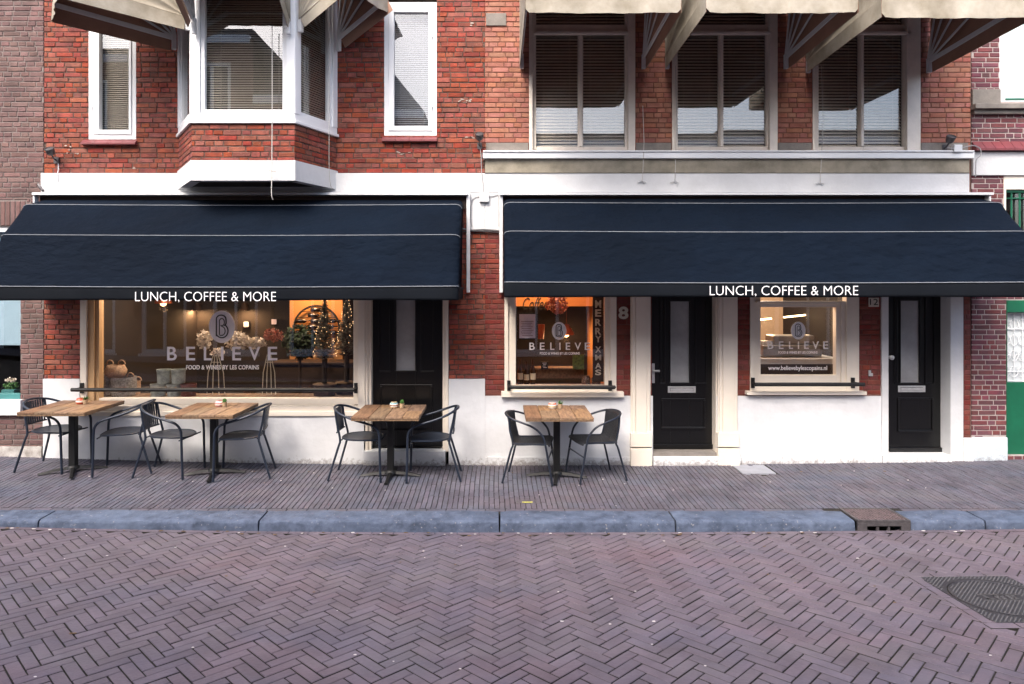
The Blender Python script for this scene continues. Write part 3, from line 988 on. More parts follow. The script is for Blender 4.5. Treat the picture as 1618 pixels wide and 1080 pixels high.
# shop window 2
mb = MB()
Yg2 = D + .09
mb.box(X(797) + .001, X(803), D - .012, D + .1, Z(618), Z(426))
mb.box(X(803), X(815, D + .03), D + .02, D + .1, Z(618), Z(426))
mb.box(X(955.5, D + .03), X(964), D + .02, D + .1, Z(618), Z(426))
mb.box(X(964), X(974) - .001, D - .012, D + .1, Z(618), Z(426))
mb.box(X(815, D + .03), X(955.5, D + .03), D + .03, D + .1, Z(618), Z(609))
mb.box(X(815, D + .03), X(955.5, D + .03), D + .03, D + .1, Z(434), Z(426))
f2 = mb.build('window', [m_cream, m_creamwarm], HC, bevel=.003)
mb = MB(); mb.box(X(814), X(956), Yg2, Yg2 + .006, Z(609.5), Z(433)); mb.build('pane', m_glassL, f2)
mb = MB(); mb.box(X(792, D - .09), X(986, D - .09), D - .09, D + .1, Z(627.5, D - .09), Z(619, D - .09)); mb.build('window_sill', m_cream, f2, bevel=.006)
T2 = Yg2 - .006
logo(f2, 883.5, 522.5, 11.5, 14, T2, m_vinyl, m_blackm)
for ch, a, b in (('B', 836.5, 845), ('E', 853, 860.5), ('L', 869.5, 876), ('I', 884, 885.6), ('E', 894, 901), ('V', 908, 918), ('E', 924, 932.5)):
    text(ch, a, 541, b, 552.5, T2, m_vinyl, f2, bold=.01)
text('FOOD & WINES BY LES COPAINS', 853, 556, 916, 560, T2, m_vinyl, f2, bold=.015)
# MERRY XMAS board behind the glass
mb = MB(); mb.pbox(936.5, 440, 954, 603, D + .16, .012)
m_board = M('dark_wood_board', lin((48, 30, 22)), 0.7, var=.2, scale=12, bump=.2)
bd = mb.build('letter_board', m_board, f2)
m_bone = M('bone_lettering', lin((205, 196, 182)), 0.6, var=.1, scale=30, bump=0)
for ch, a, b in (('M', 474, 486), ('E', 488.5, 500), ('R', 503.5, 514.5), ('R', 517.5, 528.5), ('Y', 530, 540.5), ('X', 547, 557), ('M', 560, 569), ('A', 573, 582), ('S', 583.5, 592.5)):
    text(ch, 940.5, a, 950, b, D + .152, m_bone, bd, bold=.03)
# menu in frame behind the glass
mb = MB(); mb.pbox(819, 493, 850, 536, D + .15, .01, 0)
mn = mb.build('menu_board', m_blackm, f2)
m_paper = M('lilac_menu_paper', lin((196, 188, 208)), 0.7, var=.05, scale=9, bump=0)
mb = MB(); mb.pbox(820.5, 496, 846, 534, D + .148, .002); mb.build('paper', m_paper, mn)
m_ink = M('brown_ink', lin((140, 110, 120)), 0.8, var=.2, bump=0)
mb = MB()
for k in range(9):
    mb.pbox(823 + (k % 3), 507 + k * 2.8, 843 - (k * 7 % 5), 508 + k * 2.8, D + .1465, .001)
mb.build('menu_lines', m_ink, mn)
# shop window 3
Yg3 = D + .10
mb = MB()
mb.box(X(1185) + .001, X(1191), D - .012, D + .1, Z(618), Z(426))
mb.box(X(1191), X(1201, D + .05), D + .03, D + .12, Z(618), Z(426))
mb.box(X(1320, D + .05), X(1330), D + .03, D + .12, Z(618), Z(485))
mb.box(X(1330), X(1337), D + .01, D + .12, Z(618), Z(476))
mb.box(X(1337), X(1357) - .001, D - .012, D + .1, Z(618), Z(426))
mb.box(X(1201, D + .05), X(1320, D + .05), D + .03, D + .12, Z(606), Z(593))
mb.box(X(1191), X(1337), D + .0, D + .1, Z(618), Z(607))
mb.box(X(1201, D + .05), X(1329), D + .02, D + .12, Z(485), Z(479))
mb.box(X(1195), X(1335), D - .02, D + .12, Z(478.5), Z(475.5))
mb.box(X(1201, D + .05), X(1337), D + .03, D + .12, Z(434), Z(426))
f3 = mb.build('window', [m_cream], HC, bevel=.003)
mb = MB(); mb.box(X(1200), X(1321), Yg3, Yg3 + .006, Z(594), Z(484)); mb.box(X(1200), X(1337), Yg3, Yg3 + .006, Z(477), Z(433)); mb.build('pane', m_glassL, f3)
mb = MB(); mb.box(X(1181, D - .09), X(1370, D - .09), D - .09, D + .1, Z(624, D - .09), Z(618.5, D - .09)); mb.build('window_sill', m_cream, f3, bevel=.006)
T3 = Yg3 - .006
logo(f3, 1261.5, 522, 11.5, 14, T3, m_vinyl, m_blackm)
for ch, a, b in (('B', 1213, 1222), ('E', 1231, 1238), ('L', 1247, 1253), ('I', 1261, 1262.7), ('E', 1271, 1278), ('V', 1284, 1294), ('E', 1301, 1308.5)):
    text(ch, a, 539, b, 551, T3, m_vinyl, f3, bold=.01)
text('FOOD & WINES BY LES COPAINS', 1230, 554.5, 1292, 558.5, T3, m_vinyl, f3, bold=.015)
text('www.believebylescopains.nl', 1214, 577.5, 1307, 586.5, T3, m_vinyl, f3, bold=.005)
# door 12
door(HC, 1403, 1489, 713, D + .17, (1423, 1452.5, 475, 604), slot=(1418.5, 1461.5, 609, 619), knob=(1405.5, 564))
mb = MB()
mb.box(X(1392), X(1402.5), D - .02, D + .25, ZB, Z(426))
mb.box(X(1500), X(1520), D - .025, D + .3, ZB, Z(426))
mb.build('door_frame', m_white, HC)
mb = MB(); mb.box(X(1520) + .001, X(1523), D - .004, D + .15, Z(690), Z(426)); mb.build('red_edge_strip', m_maroon, HC)
mb = MB(); mb.box(X(1520) + .001, X(1535) - .002, D - .045, D + .006, ZB, Z(691)); mb.build('corner_plinth', m_plinth, HC, bevel=.006)
# numbers
text('8', 977.5, 484, 993, 504, D - .018, m_bone, HC, name='house_number', th=.012, bold=.03)
text('smaug', 976, 476, 991.5, 481, D - .008, m_bone, HC, name='small_lettering', th=.004) if False else None
mb = MB(); mb.pbox(1373, 470, 1389, 484.5, D - .014, .012)
np_ = mb.build('house_number_plate', m_bone, HC, bevel=.002)
text('12', 1374.5, 472, 1387.5, 481.5, D - .017, m_blackm, np_, name='house_number', th=.002, bold=.0)
mb = MB(); mb.pbox(1373, 585, 1376.5, 594, D - .02, .02); mb.pbox(1376.5, 589.5, 1379.5, 594, D - .02, .02)
mb.build('doorbell', m_steel, HC, bevel=.002)

# ---------------- D : maroon brick house at right
HD = thing('brick_house', 'maroon brick house with white joints and a green door at right', 'house', (8, D, 0), world=True)
xd0, xd1 = X(1535.5), 14.0
hd = [(X(1586), X(1740), Z(465), Z(275)), (X(1590.5), X(1740), Z(720), Z(474)), (X(1580), X(1740), Z(160), 7.2)]
plD = [(xd0, xd1, Z(277), Z(240)), (xd0, X(1580), Z(240), Z(222)), (xd0, X(1591), ZB, Z(690)), (X(1740), xd1, ZB, Z(690))]
mb = MB()
brick_wall(mb, xd0, xd1, ZB, 7.6, hd, skip=plD, seed=31, joint=.012, rough=.0012, bl=.2)
shell(mb, xd0, xd1, 2)
mb.build('wall', [m_brickD, m_mortD, m_dark], HD)
mb = MB(); mb.box(xd0, X(1740), D - .03, D + .006, Z(277), Z(240)); mb.build('white_band', m_white, HD, bevel=.005)
mb = MB(); xx = xd0
while xx < X(1740):
    mb.add([(xx, D - .09, Z(239)), (xx + .115, D - .09, Z(239)), (xx + .115, D - .09, Z(236)), (xx, D - .09, Z(236)), (xx + .115, D + .0, Z(223)), (xx, D + .0, Z(223)), (xx, D, Z(239)), (xx + .115, D, Z(239))],
           [(0, 1, 2, 3), (3, 2, 4, 5), (0, 3, 5, 6), (1, 7, 4, 2), (0, 6, 7, 1)])
    xx += .12
mb.build('brick_sill', m_sill, HD)
mb = MB(); mb.box(X(1533), X(1740), D - .1, D + .006, Z(174), Z(166)); mb.box(X(1535.5), X(1740), D - .05, D + .006, Z(181), Z(174.5)); mb.box(xd0, X(1580), D - .02, D + .006, Z(165.5), Z(141))
mb.build('stone_cornice', m_stoneg, HD, bevel=.006)
m_plinthD = M('grey_white_plinth', lin((196, 206, 214)), 0.8, var=.08, scale=5, bump=.4, bscale=14)
base_dirt(m_plinthD, .3, lin((120, 118, 116)))
mb = MB(); mb.box(xd0, X(1590), D - .03, D + .006, ZB, Z(690)); mb.box(X(1741), xd1, D - .03, D + .006, ZB, Z(690)); mb.build('plinth', m_plinthD, HD, bevel=.01)
# upper sash with turquoise curtain
mb = MB()
for q in cut((X(1580) + .001, X(1740), Z(160), 7.2), [(X(1590), X(1730), Z(154), 7.1)]): mb.box(q[0], q[1], D + .02, D + .1, q[2], q[3])
fd = mb.build('window', m_wpaint, HD, bevel=.004)
m_curt = M('pale_turquoise_curtain', lin((196, 214, 212)), 0.8, var=.04, scale=3, bump=.1)
mb = MB(); mb.box(X(1590), X(1730), D + .06, D + .066, Z(154), 7.1); mb.build('pane', m_glassL, fd)
mb = MB(); mb.box(X(1588), X(1732), D + .13, D + .15, Z(150), 7.1); mb.build('curtain', m_curt, fd)
mb = MB(); mb.box(X(1590), X(1730), D + .012, D + .019, Z(157), Z(154.5)); mb.build('green_trim', m_green, fd)
# dark window with green bars
mb = MB()
for q in cut((X(1586) + .001, X(1740), Z(465), Z(277)), [(X(1590), X(1736), Z(462), Z(299))]): mb.box(q[0], q[1], D + .0, D + .1, q[2], q[3])
fg = mb.build('barred_window', m_cream, HD, bevel=.004)
mb = MB(); mb.box(X(1590), X(1736), D + .09, D + .096, Z(462), Z(299)); mb.build('pane', m_glass, fg)
mb = MB()
mb.box(X(1590), X(1736), D + .03, D + .06, Z(303), Z(299.5)); mb.box(X(1590), X(1736), D + .03, D + .055, Z(313), Z(311.5))
for k in range(11): mb.box(X(1601 + 13 * k), X(1603.5 + 13 * k), D + .04, D + .05, Z(462), Z(303.2))
mb.build('green_bars', m_green, fg)
# green door with white lattice
mb = MB()
GX0, GX1 = X(1592), X(1700)
for q in cut((X(1590.5) + .001, X(1740), Z(720), Z(474)), [(GX0, GX1, Z(720), Z(493)), ]): mb.box(q[0], q[1], D + .0, D + .08, q[2], q[3])
mb.box(GX0, GX1, D + .08, D + .11, Z(720), Z(605)); mb.box(GX0, GX0 + .02, D + .075, D + .11, Z(604.9), Z(493)); mb.box(GX1 - .05, GX1, D + .08, D + .11, Z(604.9), Z(493))
gd = mb.build('green_door', m_green, HD, bevel=.004)
mb = MB(); mb.box(GX0 + .02, GX1 - .05, D + .1, D + .106, Z(604.9), Z(493)); mb.build('white_pane', m_paper if False else M('milky_glass', lin((205, 212, 214)), .3, var=.03, bump=.02), gd)
mb = MB()
zc0, zc1 = Z(603), Z(495)
for k in range(7):
    cx_ = GX0 + .04 + k * .105
    mb.tube([(cx_, D + .085, zc0), (cx_, D + .085, zc1)], .006, 6)
    for j in range(4):
        cz = zc0 + .12 + j * .2
        mb.tube([(cx_ + .05 * math.cos(a), D + .083, cz + .07 * math.sin(a)) for a in [2 * math.pi * t / 12 for t in range(12)]], .004, 5, closed=True)
    mb.tube([(cx_ + .052 + .052 * math.cos(a), D + .083, zc0 + .25 + .09 * math.sin(a)) for a in [math.pi * t / 8 for t in range(9)]], .005, 5)
for zz in (zc0, zc0 + .12, zc1 - .2, zc1): mb.tube([(GX0 + .02, D + .081, zz), (GX1 - .05, D + .081, zz)], .006, 6)
mb.build('lattice', m_wpaint, gd)

# ================================================================ NAVY AWNINGS
def navy_awning(x0, x1, wall_z, bows, zh, bottom, label, txt, seed, sideboards):
    t = thing('awning', label, 'awning', ((x0 + x1) / 2, D - .05, 2.2), world=True, group='navy café awnings')
    prof = [(0.06, wall_z)] + bows
    segs = []
    rr = random.Random(seed)
    n = 14
    for i in range(len(prof) - 1):
        a, b = prof[i], prof[i + 1]
        for k in range(n):
            u = k / n
            sag = -.012 * math.sin(math.pi * u) if i > 0 else 0
            p = a[0] + (b[0] - a[0]) * u; z = a[1] + (b[1] - a[1]) * u
            segs.append((p + sag, z + sag * .6, i, u))
    segs.append((prof[-1][0], prof[-1][1], len(prof) - 1, 0))
    nv = len(segs) - 1
    nu = 150
    rc = .09
    ph = [rr.uniform(0, 6.28) for _ in range(8)]
    def pt(x, seg):
        p, z, i, u = seg
        e = min(x - x0, x1 - x)
        k = 0
        if e < rc: k = rc * (1 - math.sqrt(max(0, 1 - ((rc - e) / rc) ** 2))) * .55
        dp, dz = p - 0.0, z - zh
        L_ = math.hypot(dp, dz)
        f = (L_ - k) / L_
        # folds: gentle diagonal wrinkles low on the last panel
        wv = 0
        if i == 2:
            env = math.sin(math.pi * min(1, u)) * (.3 + .7 * u)
            loc_ = .35 + .65 * max(0, math.sin(x * 1.3 + ph[7])) ** 2
            wv = env * (.010 * math.sin(x * 9 + ph[0] + u * 3) * loc_ + .008 * math.sin(x * 23 + ph[1] - u * 6) * loc_ + .006 * math.sin(x * 4.3 + ph[2]) + .004 * math.sin(x * 37 + 9 * u) * loc_)
        elif i == 1: wv = .006 * math.sin(math.pi * u) * math.sin(x * 7 + ph[3] + 2 * u)
        f += wv / L_
        droop = .012 * math.sin(math.pi * (x - x0) / (x1 - x0)) * (1 if i >= 1 else .3)
        return Vector((x, D - dp * f, zh + dz * f - droop))
    mb = MB()
    def us(i):
        # denser at both ends
        if i < 10: return x0 + rc * 1.2 * i / 10
        if i > nu - 10: return x1 - rc * 1.2 * (nu - i) / 10
        return x0 + rc * 1.2 + (x1 - x0 - rc * 2.4) * (i - 10) / (nu - 20)
    mb.grid(lambda u, v: pt(us(round(u * nu)), segs[round(v * nv)]), nu, nv)
    # side cheeks: folded cloth between the bows and the hinge
    for xe, sg in ((x0, 1), (x1, -1)):
        def cheek(u, v):
            q = pt(xe, segs[round(v * nv)])
            c = Vector((xe + sg * .02, D - .03, zh))
            r_ = c.lerp(q, 1 - u)
            i, uu = segs[round(v * nv)][2:]
            r_.x += sg * (.035 * math.sin(math.pi * uu) * math.sin(math.pi * min(1, u * 1.1)) )
            return r_
        mb.grid(cheek, 8, nv)
    can = mb.build('canopy', m_navy, t, smooth=True, angle=180)
    mb = MB()
    for bi in (1, 2, 3):
        seg = [s for s in segs if s[2] == bi and s[3] == 0][0]
        pts = []
        for i in range(nu + 1):
            q = pt(us(i), seg)
            q += Vector((0, -.004 - (.002 if bi == 3 else 0), .002))
            pts.append(q)
        mb.tube(pts, .004, 5)
    mb.build('piping', m_pipe, can, smooth=True)
    # valance
    mb = MB()
    pz = prof[-1][1]
    lastp = prof[-1][0]
    def val(u, v):
        x = us(round(u * nu))
        q = pt(x, segs[-1])
        z = pz - .004 - (pz - bottom) * v
        return Vector((x, q.y + .004 + .012 * v * v + .004 * v * math.sin(x * 6 + ph[4]) + .002 * v * math.sin(x * 17 + ph[5]), z + .003 * v * math.sin(x * 2.1 + ph[6])))
    mb.grid(val, nu, 6)
    for xe, sg in ((x0, 1), (x1, -1)):
        mb.grid(lambda u, v: Vector((xe + sg * .004 * v, D - lastp * .93 * (1 - u) - .05 * u, zh * u * 0 + (pz - .01) - (pz - bottom - .01) * v)), 10, 3)
    va = mb.build('valance', m_navyv, t, smooth=True, angle=180, solid=.0015)
    px0, py0, px1, py1 = txt
    text('LUNCH, COFFEE & MORE', px0, py0, px1, py1, D - lastp - .012, m_vinyl, va, box=(-.13, .73), th=.002, bold=-.014)
    # frame: fascia board at the wall, white top lip, side boards, arms and bows
    mb = MB()
    mb.box(x0 - .05, x1 + .06, D - .14, D - .036, Z(307.5, D - .14), Z(303.6, D - .14))
    for xs_, e_ in ((x0 - .05 if not sideboards[0] else None, 1), (x1 + .02 if not sideboards[1] else None, 1)):
        if xs_ is not None: mb.box(xs_, xs_ + .02, D - .12, D - .037, Z(322), Z(307.6, D - .14))
    hd_ = mb.build('top_lip', m_alu, t, bevel=.002)
    mb = MB(); mb.box(x0 - .02, x1 + .04, D - .037, D - .03 + .02, Z(330), Z(307)); mb.build('fascia_board', m_board, t)
    mb = MB()
    for k, s_ in enumerate(sideboards):
        if s_: mb.box(s_, s_ + .045, D - .09, D - .0365, Z(462), Z(304.5)); mb.box(s_ - .004, s_ + .049, D - .094, D - .0355, Z(371), Z(369.5))
    if any(sideboards): mb.build('side_rail', m_alu, t, bevel=.008)
    for (p, z) in bows:
        mb = MB()
        pts = [(x0 + .05, D - .05, zh), (x0 + .05, D - p * .97, zh + (z - zh) * .97), (x1 - .05, D - p * .97, zh + (z - zh) * .97), (x1 - .05, D - .05, zh)]
        for a, b in zip(pts[:-1], pts[1:]): mb.tube([a, b], .012, 8)
        mb.build('bow', m_alu, t)
    return t
navy_awning(-5.72, -.43, 3.335, [(.38, 3.238), (.76, 2.845), (1.05, 2.252)], 2.2, 2.10, 'navy canvas awning over the wide shop window, leftmost of the two', (213.5, 459.5, 436, 478.5), 1, (0, X(737.5)))
navy_awning(.075, 6.09, 3.35, [(.38, 3.262), (.76, 2.885), (1.05, 2.298)], 2.22, 2.135, 'navy canvas awning over the two numbered black doors, rightmost of the two', (1121.5, 450, 1356, 469), 2, (X(789), 0))

# ================================================================ BEIGE AWNINGS
def beige_awning(label, p0, p1, zh, arms, name='awning', pitch_top=1.6, wallp=.05, group='beige upstairs window awnings', val=.16):
    "hood between wall points p0 and p1 (x, y); arms: list of (out, up) of the bows from top to bottom"
    p0, p1 = Vector(p0), Vector(p1)
    M4, L = wallface(p0, p1)
    t = thing(name, label, 'awning', ((p0.x + p1.x) / 2, (p0.y + p1.y) / 2, zh), world=True, group=group)
    prof = [(wallp, pitch_top)] + arms
    n = 8
    segs = []
    for i in range(len(prof) - 1):
        a, b = prof[i], prof[i + 1]
        for k in range(n):
            u = k / n
            s = .02 * math.sin(math.pi * u)
            segs.append((a[0] + (b[0] - a[0]) * u - s, a[1] + (b[1] - a[1]) * u - s, u))
    segs.append((prof[-1][0], prof[-1][1], 0))
    nv = len(segs) - 1
    def T(x, o, z): return M4 @ Vector((x, -o, zh + z))
    rr = random.Random(int(abs(p0.x) * 100))
    ph = rr.uniform(0, 6)
    mb = MB()
    def top(u, v):
        o, z, uu = segs[round(v * nv)]
        x = L * u
        w_ = .008 * math.sin(x * 17 + ph + v * 6) * math.sin(math.pi * v) + .005 * math.sin(x * 41 + v * 9)
        return T(x, o + w_, z + w_)
    mb.grid(top, 40, nv)
    fo, fz = prof[-1]
    def valf(u, v):
        x = L * u
        return T(x, fo + .008 * math.sin(x * 13 + ph) * v + .005 * math.sin(x * 31) * v, fz - val * v - .01 * v * math.sin(math.pi * u) + (.04 * v if u in (0, 1) else 0))
    mb.grid(valf, 40, 4)
    for xe, sg in ((0, 1), (L, -1)):
        def cheek(u, v):
            o, z, uu = segs[round(v * nv)]
            return T(xe + sg * .03 * math.sin(math.pi * uu) * math.sin(math.pi * u), o * (1 - u) + .02 * u, z * (1 - u))
        mb.grid(cheek, 6, nv)
        # side valance hanging under the lowest arm
        a, b = Vector((0.05, 0)), Vector((fo, fz))
        d_ = (b - a).normalized(); nn = Vector((d_.y, -d_.x))
        if nn.y > 0: nn = -nn
        def sv(u, v):
            q = a + (b - a) * u + nn * (val * v) * (.75 + .25 * u)
            return T(xe, q.x, q.y)
        mb.grid(sv, 10, 3)
    ref = T(L / 2, .1, .1)
    nf = []
    for f in mb.f:
        a_, b_, c_ = (Vector(mb.v[i]) for i in f[:3])
        cc = sum((Vector(mb.v[i]) for i in f), Vector()) / len(f)
        nrm = (b_ - a_).cross(Vector(mb.v[f[-1]]) - a_)
        nf.append(f if nrm.dot(cc - ref) > 0 else tuple(reversed(f)))
    mb.f = nf
    can = mb.build('canopy', [m_beige, m_beigeshade], t, smooth=True, angle=180)
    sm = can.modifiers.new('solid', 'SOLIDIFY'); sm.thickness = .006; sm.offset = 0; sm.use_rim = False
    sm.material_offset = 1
    # frame bars
    for xe, sg in ((.025, 1), (L - .025, -1)):
        mb = MB()
        for (o, z) in arms:
            ln = math.hypot(o, z)
            ang = math.atan2(z, o)
            R4 = M4 @ Matrix.Translation((xe, 0, zh)) @ Matrix.Rotation(-ang, 4, 'X')
            lw = .028 if (o, z) == arms[-1] else .012
            mb.box(-.008, .008, -ln + .01, -.04, -lw, lw, 0, mat=R4)
        mb.box(-.02, .025, -.05, .0, -.14, .04, 0, mat=M4 @ Matrix.Translation((xe, 0, zh)))
        mb.build('arm', m_alu, t, bevel=.002)
    mb = MB(); mb.tube([T(.02, fo - .01, fz - .01), T(L - .02, fo - .01, fz - .01)], .012, 8); mb.build('front_bar', m_alu, t)
    return t
arms5 = [(.42, 1.62), (.85, 1.38), (1.25, 1.02), (1.55, .55), (1.70, .08)]
zhC = Z(92)
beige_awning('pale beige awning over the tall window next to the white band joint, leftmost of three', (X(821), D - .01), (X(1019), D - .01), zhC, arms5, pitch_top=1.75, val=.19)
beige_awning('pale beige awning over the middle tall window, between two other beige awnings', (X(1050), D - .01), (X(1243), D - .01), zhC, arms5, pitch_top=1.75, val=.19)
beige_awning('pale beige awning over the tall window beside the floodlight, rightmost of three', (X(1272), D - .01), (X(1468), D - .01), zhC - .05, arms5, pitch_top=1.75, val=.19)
off = .03
beige_awning('beige awning lowered over the left slanting face of the bay window', (BW0.x - off, BW0.y - .01), (BF0.x - off, BF0.y + .03), 5.36, [(.3, 1.5), (.65, 1.3), (1.0, .95), (1.2, .55), (1.3, .12)], pitch_top=1.6, group='beige bay window awnings', val=.2)
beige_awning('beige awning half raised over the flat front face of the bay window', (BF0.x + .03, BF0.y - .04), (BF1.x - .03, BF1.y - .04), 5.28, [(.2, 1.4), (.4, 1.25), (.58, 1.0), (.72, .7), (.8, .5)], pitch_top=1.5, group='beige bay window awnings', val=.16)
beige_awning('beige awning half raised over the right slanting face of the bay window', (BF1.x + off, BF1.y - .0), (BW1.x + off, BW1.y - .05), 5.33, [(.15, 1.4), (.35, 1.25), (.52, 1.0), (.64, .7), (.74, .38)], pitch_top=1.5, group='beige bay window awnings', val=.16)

# ================================================================ RAILS IN FRONT OF THE WINDOWS
def rail(label, pxa, pxb, py, pl, pr, out=.2):
    yr = D - out
    z = Z(py, yr)
    xa, xb = X(pxa, yr), X(pxb, yr)
    t = thing('window_rail', label, 'railing', ((xa + xb) / 2, D, z), world=True, group='black rails before the shop windows')
    mb = MB(); mb.tube([(xa, yr, z), (xb, yr, z)], .024, 14)
    for xe in (xa, xb):
        mb.tube([(xe + (.001 if xe == xa else -.001), yr, z), (xe, yr, z)], .02, 10)
    mb.build('bar', m_blackm, t, smooth=True)
    for p, xe in ((pl, xa), (pr, xb)):
        mb = MB()
        xm = X(p)
        mb.box(xm - .022, xm + .022, D - .035, D - .013, z - .07, z + .06)
        mb.tube([(xm, D - .03, z), ((xm * .5 + xe * .5) if abs(xm - xe) > .03 else xm, D - out * .7, z), (xe, yr, z)], .014, 8)
        mb.build('bracket', m_blackm, t, bevel=.002)
    return t
rail('long black rail across the widest shop window at left', 113, 560, 615.5, 131, 563)
rail('short black rail below the MERRY XMAS window', 806, 972, 611.5, 804, 963.5)
rail('black rail below the window with the web address', 1192, 1366, 607, 1188.5, 1346)

# ================================================================ WALL FITTINGS
def floodlight(label, px, py, flip=1):
    x, z = X(px), Z(py)
    t = thing('floodlight', label, 'floodlight', (x, D, z), group='floodlights on the facade')
    mb = MB()
    mt = Matrix.Translation((0, -.12, .03)) @ Matrix.Rotation(rad(35), 4, 'X') @ Matrix.Rotation(rad(20 * flip), 4, 'Z')
    tmp = MB(); tmp.lathe([(.0, -.03), (.035, -.03), (.05, 0), (.055, .05), (.05, .055), (.045, .045), (.0, .045)], seg=14)
    mb.add([mt @ Vector(v) for v in tmp.v], tmp.f)
    mb.build('head', m_iron, t, smooth=True)
    mb = MB(); mb.tube([(0, -.005, -.05), (0, -.06, -.04), (0, -.1, 0)], .01, 6); mb.box(-.03, .03, -.02, 0, -.09, -.01); mb.build('bracket', m_iron, t)
    return t
floodlight('small grey floodlight on red brick at far left above the white band', 90, 247, 1)
floodlight('small grey floodlight where the red and salmon brick houses meet', 758, 224, -1)
floodlight('small dark floodlight on the ledge beside a white box at right', 1491, 228, -1)
mb = MB(); mb.pbox(757.5, 304, 772.5, 318.5, D - .08, .05)
tag(mb.build('junction_box', m_alu, None, bevel=.006), 'small white junction box with cables between the two navy awnings', 'junction box')
mb = MB(); mb.pbox(1508, 228, 1521, 239.5, D - .14, .06)
tag(mb.build('junction_box', m_alu, None, bevel=.004), 'white box lying on the ledge next to the right floodlight', 'junction box')
def cable(name, label, cat, pts, r, m, Y=D - .045):
    mb = MB(); mb.tube(smooth_path([(X(a), (Y if len(q) == 0 else q[0]), Z(b)) for (a, b, *q) in pts], 5), r, 5)
    return tag(mb.build(name, m, None, smooth=True), label, cat)
cable('cable', 'thin grey cable dropping from the middle floodlight to the white junction box', 'cable', [(759, 236, D - .02), (760.5, 250, D - .045), (761, 272), (763, 290), (763.5, 304)], .005, m_cable)
cable('cable', 'looped cable running left from the junction box behind the awning rail', 'cable', [(757.5, 310), (748, 314), (745, 322), (744.5, 345), (746, 358)], .005, m_cable, D - .04)
cable('cable', 'thin cable running right from the junction box to the right awning rail', 'cable', [(772.5, 311), (780, 310), (787, 309), (788, 325), (788, 358)], .005, m_cable, D - .04)
cable('cable_bundle', 'bundle of grey cables under the white panel between the awnings', 'cable', [(728, 361, D - .02), (745, 363, D - .03), (765, 362, D - .03), (790, 364, D - .03)], .009, m_cable)
cable('cable_bundle', 'dark lower cable running across the brick between the navy awnings', 'cable', [(728, 366, D - .02), (748, 365, D - .03), (770, 366, D - .03), (790, 367, D - .03)], .008, m_iron)
cable('cable', 'white cable under the far left floodlight running down the brick', 'cable', [(93, 258, D - .012), (94, 268, D - .02), (94, 276, D - .04), (95, 288, D - .04)], .006, m_alu)
cable('cable', 'loose pale cable curling on the ledge at the right floodlight', 'cable', [(1486, 236), (1500, 238), (1512, 236), (1526, 233), (1537, 238), (1538, 248), (1531, 256), (1530, 282)], .007, m_cable, D - .13)
def pull_cord(label, px, y0, y1, cleat=True):
    x = X(px)
    t = thing('pull_cord', label, 'cord', (x, D - .13, Z(y1)), world=True, group='awning pull cords')
    yy = D - .125
    mb = MB(); mb.tube([(x, D - .1, 5.0 if y0 < 100 else Z(y0)), (x + .01, yy, Z((y0 + y1) / 2)), (x + .004, D - .06, Z(y1))], .004, 5); mb.build('cord', m_cord, t)
    if cleat:
        mb = MB(); mb.tube([(x - .05, D - .07, Z(y1 + 1)), (x - .02, D - .055, Z(y1)), (x + .02, D - .055, Z(y1)), (x + .05, D - .07, Z(y1 + 1.5))], .007, 6)
        mb.tube([(x + .03, D - .06, Z(y1)), (x + .035, D - .06, Z(y1 + 6))], .003, 5)
        mb.build('cleat', m_steel, t)
    return t
pull_cord('awning pull cord on the white band between first and second tall windows', 1013, 170, 287.5)
pull_cord('awning pull cord just left of the middle tall window', 1064, 96, 288)
pull_cord('awning pull cord just left of the right tall window', 1292, 98, 290)
mb = MB(); mb.tube(smooth_path([(X(430, 7.8), 7.8, Z(40, 7.8)), (X(430, 7.8), 7.8, Z(180, 7.8)), (X(429.5, 7.8), 7.8, Z(270, 7.8)), (X(429, 7.78), 7.78, Z(305, 7.8)), (X(431, 7.8), 7.8, Z(315, 7.8))], 6), .0055, 6)
mb.tube([(X(424, 7.8), 7.8, Z(269, 7.8)), (X(436, 7.8), 7.8, Z(271, 7.8))], .006, 5)
tag(mb.build('pull_cord', m_cord), 'long pale cord hanging before the bay window front', 'cord', 'awning pull cords')
mb = MB(); mb.tube(smooth_path([(X(520, 8.3), 8.3, Z(60, 8.3)), (X(520, 8.3), 8.3, Z(200, 8.3)), (X(521, 8.4), 8.4, Z(285, 8.4)), (X(530, 8.5), 8.5, Z(300, 8.5))], 6), .004, 6)
tag(mb.build('pull_cord', m_cord), 'thin cord hanging at the right slanting face of the bay', 'cord', 'awning pull cords')
cable('pipe', 'short grey pipe stub on the white band above the left awning end', 'pipe', [(66, 292, D - .06), (70, 297, D - .08), (78, 303, D - .12)], .018, m_iron)

# ================================================================ STREET IRONWORK
gx0, gx1, gy0, gy1 = DR[0], DR[1], KY0 - .012, 6.99
t = thing('storm_drain', 'cast iron storm drain set into the blue kerb', 'drain', ((gx0 + gx1) / 2, (gy0 + gy1) / 2, -.15), world=True)
zt = pave_z(3.7, 6.7) + .004
mb = MB()
def slope(y): return zt + .012 * (y - gy0) / .3
for (a, b, c, d) in ((gx0, gx1, gy0, gy0 + .02), (gx0, gx1, gy1 - .025, gy1), (gx0, gx0 + .025, gy0 + .02, gy1 - .025), (gx1 - .025, gx1, gy0 + .02, gy1 - .025)): mb.box(a, b, c, d, zt - .02, zt + .006)
for q in cut((gx0, gx1, -.2, zt - .021), [(gx0 + .09, gx1 - .09, -.25, -.075)]): mb.box(q[0], q[1], gy0, gy0 + .03, q[2], q[3])
for k in (1, 2): mb.box(gx0 + .09 + k * .107 - .012, gx0 + .09 + k * .107 + .012, gy0 + .008, gy0 + .03, -.2, -.0755)
mb.box(gx0, gx1, gy1 - .03, gy1, -.2, zt - .021)
